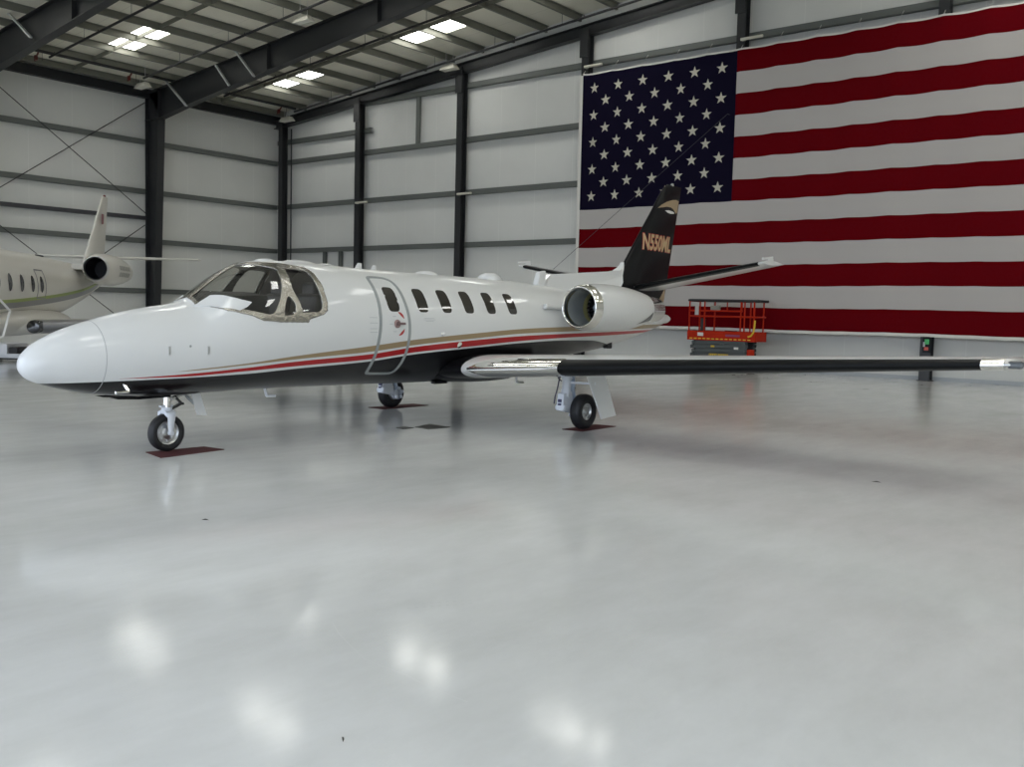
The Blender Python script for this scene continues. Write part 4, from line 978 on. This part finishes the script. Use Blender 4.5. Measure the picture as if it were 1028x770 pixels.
# ------------------------------------------------------------------ scissor lift
lx0, lx1, ly, lw = -15.36, -12.95, 28.75, .78
lift = thing('scissor_lift', 'red and grey scissor lift parked folded against the flag wall', 'lift', ((lx0+lx1)/2, ly, 0))
hx = (lx1-lx0)/2
b = MB(); b.box((0, 0, .30), (2*hx-.25, .75, .26)); b.box((0, 0, .16), (2*hx-.7, .60, .06)); b.build('chassis', LIFTG, lift, bevel=.02)
b = MB(); b.box((hx-.16, -.36, .52), (.22, .12, .50)); b.box((hx-.30, 0, .34), (.3, .6, .12)); b.build('control_panel', LIFTR, lift, bevel=.015)
for sx in (-1, 1):
    for sy in (-1, 1):
        b = MB(); b.lathe([(-.06, .0), (-.06, .12), (-.045, .18), (.045, .18), (.06, .12), (.06, 0)], (sx*(hx-.45), sy*.36, .18), (0, 1, 0), 28); b.build('wheel', RUBBER, lift, smooth=True, angle=40)
for k in range(4):
    b = MB(); z = .56+.135*k
    for sy in (-1, 1):
        b.bar((-hx+.10+.05*(k % 2), sy*.34, z-.035), (hx-.30, sy*.34, z+.035), .05, .105); b.bar((-hx+.16+.05*(k % 2), sy*.27, z+.035), (hx-.36, sy*.27, z-.035), .05, .105)
        b.tube((-hx+.18+.05*(k % 2), sy*.40, z), (-hx+.18+.05*(k % 2), sy*.2, z), .045, 12); b.tube((hx-.38, sy*.40, z), (hx-.38, sy*.2, z), .045, 12)
    b.build('scissor_arm', LIFTG, lift)
b = MB(); b.box((-.26, -.385, .555), (.28, .01, .075)); b.box((.10, -.385, .55), (.36, .01, .075)); b.build('yellow_decal', YEL, lift)
b = MB()
for k in range(9): b.box((-.37+.075*k+(.08 if k > 3 else 0), -.392, .553), (.014, .006, .045))
b.build('decal_ink', DKGREY, lift)
b = MB(); b.box((-.28, -.385, .83), (.13, .01, .06)); b.build('yellow_tag', YEL, lift)
b = MB(); b.box((.55, -.385, .79), (.15, .01, .07)); b.build('white_tag', mat('white_tag', (.65, .65, .62), .5), lift)
b = MB(); b.box((0, 0, 1.06), (2*hx, lw, .05))
for sy in (-1, 1): b.box((0, sy*lw/2, 1.17), (2*hx, .03, .31))
for sx in (-1, 1): b.box((sx*hx, 0, 1.17), (.03, lw, .31))
b.build('platform', LIFTR, lift)
b = MB()
for k in range(14): b.box((-hx+.14+.158*k, -lw/2-.018, 1.07), (.10, .006, .035))
b.build('hazard_marks', YEL, lift)
b = MB(); b.box((-hx+.48, -lw/2-.02, 1.21), (.21, .01, .11)); b.build('white_placard', mat('white_tag', (.65, .65, .62), .5), lift)
b = MB(); b.box((.42, -lw/2-.018, 1.19), (.5, .006, .07)); b.build('violet_placard', mat('violet_ink', (.22, .03, .09), .5), lift)
b = MB(); T_ = .027
zr = [2.30, 1.80]
for z in zr:
    for sy in (-1, 1): b.tube((-hx+.03, sy*(lw/2-.03), z), (hx-.03, sy*(lw/2-.03), z), T_, 8)
    for sx in (-1, 1): b.tube((sx*(hx-.03), -lw/2+.03, z), (sx*(hx-.03), lw/2-.03, z), T_, 8)
for sy in (-1, 1):
    for xx in (-hx+.03, -hx+.58, hx-.55, hx-.42, hx-.10): b.tube((xx, sy*(lw/2-.03), 1.08), (xx, sy*(lw/2-.03), 2.30), T_, 8)
for xx in (-.18, .35): b.tube((xx, lw/2-.03, 1.98), (xx, lw/2-.03, 2.30), T_*.8, 8)
b.tube((-hx+.03, -lw/2+.03, 1.98), (hx-.5, -lw/2+.03, 1.98), T_, 8)
b.build('guard_rail', LIFTR, lift, smooth=True, angle=50)
b = MB()
for sy in (-1, 1): b.tube((-hx, sy*(lw/2-.03), 2.32), (hx+.05, sy*(lw/2-.03), 2.31), .045, 10)
for sx in (-1, 1): b.tube((sx*hx, -lw/2+.03, 2.32), (sx*hx, lw/2-.03, 2.31), .04, 10)
b.build('rail_padding', RUBBER, lift, smooth=True, angle=50)
b = MB(); b.box((-.55, lw/2-.14, 2.08), (.30, .14, .16)); b.tube((-.62, lw/2-.14, 2.16), (-.62, lw/2-.14, 2.27), .015, 8); b.box((-.42, lw/2-.14, 2.14), (.10, .10, .08)); b.build('control_station', mat('grey_box', (.28, .28, .24), .5), lift, bevel=.01)
b = MB(); b.box((-hx+.30, .1, 1.52), (.16, .10, .42)); b.build('battery_pack', DKGREY, lift, bevel=.02)
b = MB(); b.box((-hx+.31, -lw/2+.0, 2.05), (.13, .015, .42)); b.build('document_holder', mat('doc_grey', (.45, .42, .40), .5), lift)
b = MB(); b.path([(hx-.02, -lw/2-.05, 1.70), (hx-.03, -lw/2-.05, 1.48), (hx-.06, -lw/2-.05, 1.32), (hx-.14, -lw/2-.05, 1.20), (hx-.24, -lw/2-.05, 1.17)], .03, 8); b.build('yellow_hose', YEL, lift, smooth=True)

# ------------------------------------------------------------------ second jet in the left background
v2 = Vector((-.9165, .4000)); r2_ = Vector((.400, .9165)); al = math.radians(19)
aft2 = v2*math.cos(al)+r2_*math.sin(al); O2 = 26*v2
j2 = thing('parked_jet', 'off-white business jet with green and grey side stripe, parked by the left wall', 'airplane', (O2.x, O2.y, 0), math.atan2(aft2.y, aft2.x))
W2 = mat('offwhite_jet_paint', (.62, .60, .55), .35, coat=.4)
GRN = mat('green_stripe_paint', (.22, .30, .03), .4, coat=.4); GRY = mat('grey_stripe_paint', (.17, .17, .18), .4, coat=.4)
F2 = [(-9.2, 1.85, .02, 1.84), (-8.9, 2.02, .2, 1.65), (-8.2, 2.2, .42, 1.45), (-7.2, 2.4, .62, 1.30), (-6.4, 2.75, .75, 1.24), (-5.8, 2.90, .82, 1.22), (-4.5, 2.94, .85, 1.22), (0, 2.93, .85, 1.22), (2, 2.90, .82, 1.35), (4, 2.86, .70, 1.68), (6, 2.80, .50, 2.10), (7.8, 2.72, .26, 2.42), (8.6, 2.64, .08, 2.56)]
def f2(x_):
    return [pch([(q[0], q[k]) for q in F2], x_) for k in (1, 2, 3)]
def S2(x_, ph, off=0):
    tz, w_, bz = f2(x_); c = (tz+bz)/2; return Vector((x_, -(w_+off)*math.sin(ph), c+((tz-bz)/2+off)*math.cos(ph)))
b = MB(); xs2 = [-9.2+17.8*k/90 for k in range(91)]
b.grid([[S2(x_, 2*PI*k/48) for k in range(48)] for x_ in xs2], closed=True); b.build('fuselage', W2, j2, smooth=True, angle=60)
def zband(curve0, curve1, name, M, x0, x1):
    for sg in (1, -1):
        b = MB(); R = [[], [], []]
        for k in range(61):
            x_ = x0+(x1-x0)*k/60; tz, w_, bz = f2(x_); c = (tz+bz)/2; h = (tz-bz)/2
            for q, f in enumerate((0, .5, 1)):
                z = pch(curve0, x_)*(1-f)+pch(curve1, x_)*f; ca = max(-1, min(1, (z-c)/h)); R[q].append(S2(x_, sg*math.acos(ca), .005))
        b.grid(R); b.build(name, M, j2, smooth=True, angle=60)
G0 = [(-9, 1.62), (-3.2, 1.68), (-.5, 1.80), (2, 1.97), (3.8, 2.14), (6, 2.45)]; G1 = [(x_, z+.075) for x_, z in G0]; G2 = [(x_, z-.13) for x_, z in G0]
zband(G0, G1, 'green_stripe', GRN, -8.3, 5.2); zband(G2, G0, 'grey_stripe', GRY, -8.3, 5.2)
for sg in (1, -1):
    for x_ in (-4.0, -3.3, -2.6, -1.89, -1.19, -.58):
        b = MB(); tz, w_, bz = f2(x_); c = (tz+bz)/2; ph0 = math.acos((2.15-c)/((tz-bz)/2)); R = []
        ctr = S2(x_, sg*ph0, .006)
        ring = [S2(x_+.115*math.cos(a_), sg*(ph0+.225*math.sin(a_)), .006) for a_ in [2*PI*k/24 for k in range(24)]]
        b.add([ctr]+ring, [(0, 1+k, 1+(k+1) % 24) for k in range(24)]); b.build('cabin_window', mat('dark_oval_glass', (.03, .028, .03), .08), j2)
    b = MB(); x0, x1 = -.86, -.30
    tz, w_, bz = f2(-.58); c = (tz+bz)/2; h = (tz-bz)/2
    ring = [(x0, 2.48), (x1, 2.48), (x1, 1.83), (x0, 1.83)]
    for (p, q) in zip(ring, ring[1:]+ring[:1]):
        for k in range(6):
            pa = (p[0]+(q[0]-p[0])*k/6, p[1]+(q[1]-p[1])*k/6); pb = (p[0]+(q[0]-p[0])*(k+1)/6, p[1]+(q[1]-p[1])*(k+1)/6)
            b.bar(S2(pa[0], sg*math.acos((pa[1]-c)/h), .005), S2(pb[0], sg*math.acos((pb[1]-c)/h), .005), .03, .006, up=(0, 1, 0))
    b.build('exit_outline', GRY, j2)
    # nacelle
    en = part('engine_nacelle', j2, (2.18, -1.3*sg, 2.66))
    b = MB(); b.lathe([(.05, .335), (.3, .40), (.9, .43), (1.6, .42), (2.3, .36), (2.95, .27), (2.95, .24), (2.6, .25)], (0, 0, 0), (1, 0, 0), 40); b.build('cowling', W2, en, smooth=True, angle=50)
    b = MB(); b.lathe([(.06, .34), (.01, .32), (0, .305), (.02, .29), (.10, .285), (.6, .28)], (0, 0, 0), (1, 0, 0), 40); b.build('inlet_lip', ALU, en, smooth=True, angle=70)
    b = MB(); b.lathe([(.12, .284), (.5, .27), (.9, .25), (.9, 0)], (0, 0, 0), (1, 0, 0), 32); b.build('intake', mat('intake_black', (.006, .006, .010), .6), en, smooth=True)
    b = MB()
    for r in range(2):
        for k in range(6): 
            a_ = math.radians(16-24*r)
            x_ = .85+.19*k; rr = .432
            b.prism([Vector((x_, -sg*rr*math.cos(a_), rr*math.sin(a_))), Vector((x_+.13, -sg*rr*math.cos(a_), rr*math.sin(a_))), Vector((x_+.13, -sg*rr*math.cos(a_-.28), rr*math.sin(a_-.28))), Vector((x_, -sg*rr*math.cos(a_-.28), rr*math.sin(a_-.28)))], (0, -sg*.006, 0))
    b.build('faded_lettering', mat('faded_ink', (.30, .30, .27), .5), en)
    b = MB(); b.prism([(.5, sg*.35, .05), (2.4, sg*.35, .05), (2.4, sg*.75, .05), (.5, sg*.75, .05)], (0, 0, .14)); b.build('pylon', W2, en)
    # wing
    wg = part('wing', j2)
    b = MB(); R = []
    for k in range(13):
        t_ = .3+8.0*k/12; le = -2.4+.36*t_; c = 3.1-.24*t_; z0 = 1.13+.045*t_
        R.append([Vector((le+c*u*u, -sg*t_, z0+c*naca(u*u, .12)*(1 if u >= 0 else -1))) for u in us_[:-1]])
    b.grid(R, closed=True); b.f.append(tuple(range(len(b.v)-UN, len(b.v)))); b.mi.append(0); b.build('wing_panel', W2, wg, smooth=True, angle=50)
    b = MB(); R = []
    for k in range(13):
        t_ = 1.15+7.1*k/12; le = -2.4+.36*t_; c = 3.1-.24*t_; z0 = 1.13+.045*t_
        R.append([Vector((le+c*u*u-.012, -sg*t_, z0+(c*naca(u*u, .12)+.006)*(1 if u >= 0 else -1))) for u in [-.36+.72*q/12 for q in range(13)]])
    b.grid(R); b.build('leading_edge', mat('grey_leading_edge', (.22, .22, .23), .35, .4), wg, smooth=True, angle=50)
    b = MB(); P0_ = (-2.4+.36*1.15-.10, -sg*1.14, 1.185); b.lathe([(-.03, 0), (-.03, .10), (-.01, .145), (.06, .155), (.3, .15)], P0_, (1, 0, 0), 28); b.build('landing_light', mat('dark_lamp', (.012, .012, .014), .1, coat=1), wg, smooth=True)
    # tailplane
    b = MB(); R = []
    for k in range(7):
        t_ = 2.95*k/6; le = 7.0+.30*t_; c = 1.3-.2*t_; z0 = 3.18+.02*t_
        R.append([Vector((le+c*u*u, -sg*t_, z0+c*naca(u*u, .09)*(1 if u >= 0 else -1))) for u in us_[:-1]])
    b.grid(R, closed=True); b.f.append(tuple(range(len(b.v)-UN, len(b.v)))); b.mi.append(0); b.build('tailplane', W2, j2, smooth=True, angle=50)
    # main gear
    mg = part('main_gear', j2)
    b = MB(); b.tube((.3, -sg*1.5, 1.15), (.3, -sg*1.5, .28), .06, 12); b.build('strut', GEARW, mg)
    b = MB(); tyre(b, (.3, -sg*1.62, .29), .29, .18, .15, 32); tyre(b, (.3, -sg*1.38, .29), .29, .18, .15, 32); b.build('tyre', RUBBER, mg, smooth=True, angle=50)
b = MB(); R = []
for k in range(14):
    f = k/13; z = 2.5+2.66*f; le = 6.03+.954*(z-3.21); te = 8.13+.228*(z-3.33); c = te-le
    R.append([Vector((le+c*u*u, c*naca(u*u, .10)*(1 if u >= 0 else -1), z)) for u in us_[:-1]])
b.grid(R, closed=True); b.f.append(tuple(range(len(b.v)-UN, len(b.v)))); b.mi.append(0); fn = b.build('fin', W2, j2, smooth=True, angle=50)
b = MB(); b.lathe([(0, .05), (.05, .04), (.07, 0)], (8.15, 0, 5.16), (0, 0, 1), 12); b.build('fin_beacon', mat('dark_red_lamp', (.12, .01, .01), .3), fn)
b = MB(); b.prism([(7.35, -.13, 4.55), (7.55, -.13, 4.55), (7.50, -.13, 4.25), (7.36, -.13, 4.22)], (0, .02, 0)); b.build('fin_emblem', mat('dull_red_ink', (.22, .06, .07), .5), fn)
# wing-body fairing
b = MB(); P = []
for k in range(29):
    x_ = -4.4+7.6*k/28; f = math.sin(PI*k/28)**.45 if 0 < k < 28 else .02
    P.append([Vector((x_, 1.02*f*math.cos(a_), 1.28+.36*f*math.sin(a_))) for a_ in [2*PI*q/40 for q in range(40)]])
b.grid(P, closed=True); b.build('belly_fairing', W2, j2, smooth=True, angle=60)
b = MB(); b.bar((-1.4, 0, 2.93), (-.9, 0, 3.03), .03, .02); b.box((1.9, 0, 2.93), (.5, .05, .05)); b.build('antenna', mat('dark_antenna', (.03, .03, .03), .5), j2)
# nose gear and open airstair with rail
ngr = part('nose_gear', j2)
b = MB(); b.tube((-6.9, 0, 1.35), (-6.9, 0, .25), .05, 12); b.build('strut', GEARW, ngr)
b = MB(); tyre(b, (-6.9, -.11, .23), .23, .13, .12, 32); tyre(b, (-6.9, .11, .23), .23, .13, .12, 32); b.build('tyre', RUBBER, ngr, smooth=True, angle=50)
astair = part('airstair', j2)
b = MB()
for k in range(4): b.box((-7.2, -1.0-.24*k, 1.22-.27*k), (.5, .24, .04))
for sx in (-.26, .26): b.bar((-7.2+sx, -.85, 1.32), (-7.2+sx, -1.95, .10), .03, .16)
b.build('stair_steps', GEARW, astair)
b = MB(); b.path([(-5.35, -1.5, 1.86), (-4.98, -1.5, 1.74), (-4.52, -1.5, 1.55), (-4.91, -1.5, 1.05), (-5.6, -1.5, 1.0), (-6.94, -1.5, .9)], .022, 8); b.build('handrail', mat('white_rail', (.78, .78, .78), .4), astair, smooth=True)

# ------------------------------------------------------------------ low white tug beside the second jet
tg = thing('ground_tug', 'low white ground tug with a dark seat bay, left of the big jet nose', 'tug', (-29.15, 12.60, 0), math.radians(36))
WT = mat('tug_white', (.66, .67, .70), .4)
b = MB(); b.box((-.24, 0, .30), (1.0, 1.1, .42)); b.box((.75, 0, .15), (1.5, 1.1, .15)); b.box((1.4, 0, .26), (.16, 1.1, .36)); b.build('body', WT, tg, bevel=.03)
b = MB(); b.box((.40, -.2, .31), (.26, .6, .20)); b.build('seat', DKGREY, tg, bevel=.02)
b = MB()
for sy in (-1, 1): b.box((.25, sy*.565, .08), (2.5, .03, .045))
b.build('bumper', RUBBER, tg)
for sx in (-.6, 1.1):
    for sy in (-.47, .47):
        b = MB(); tyre(b, (sx, sy, .15), .15, .12, .08, 28); b.build('tyre', RUBBER, tg, smooth=True, angle=50)
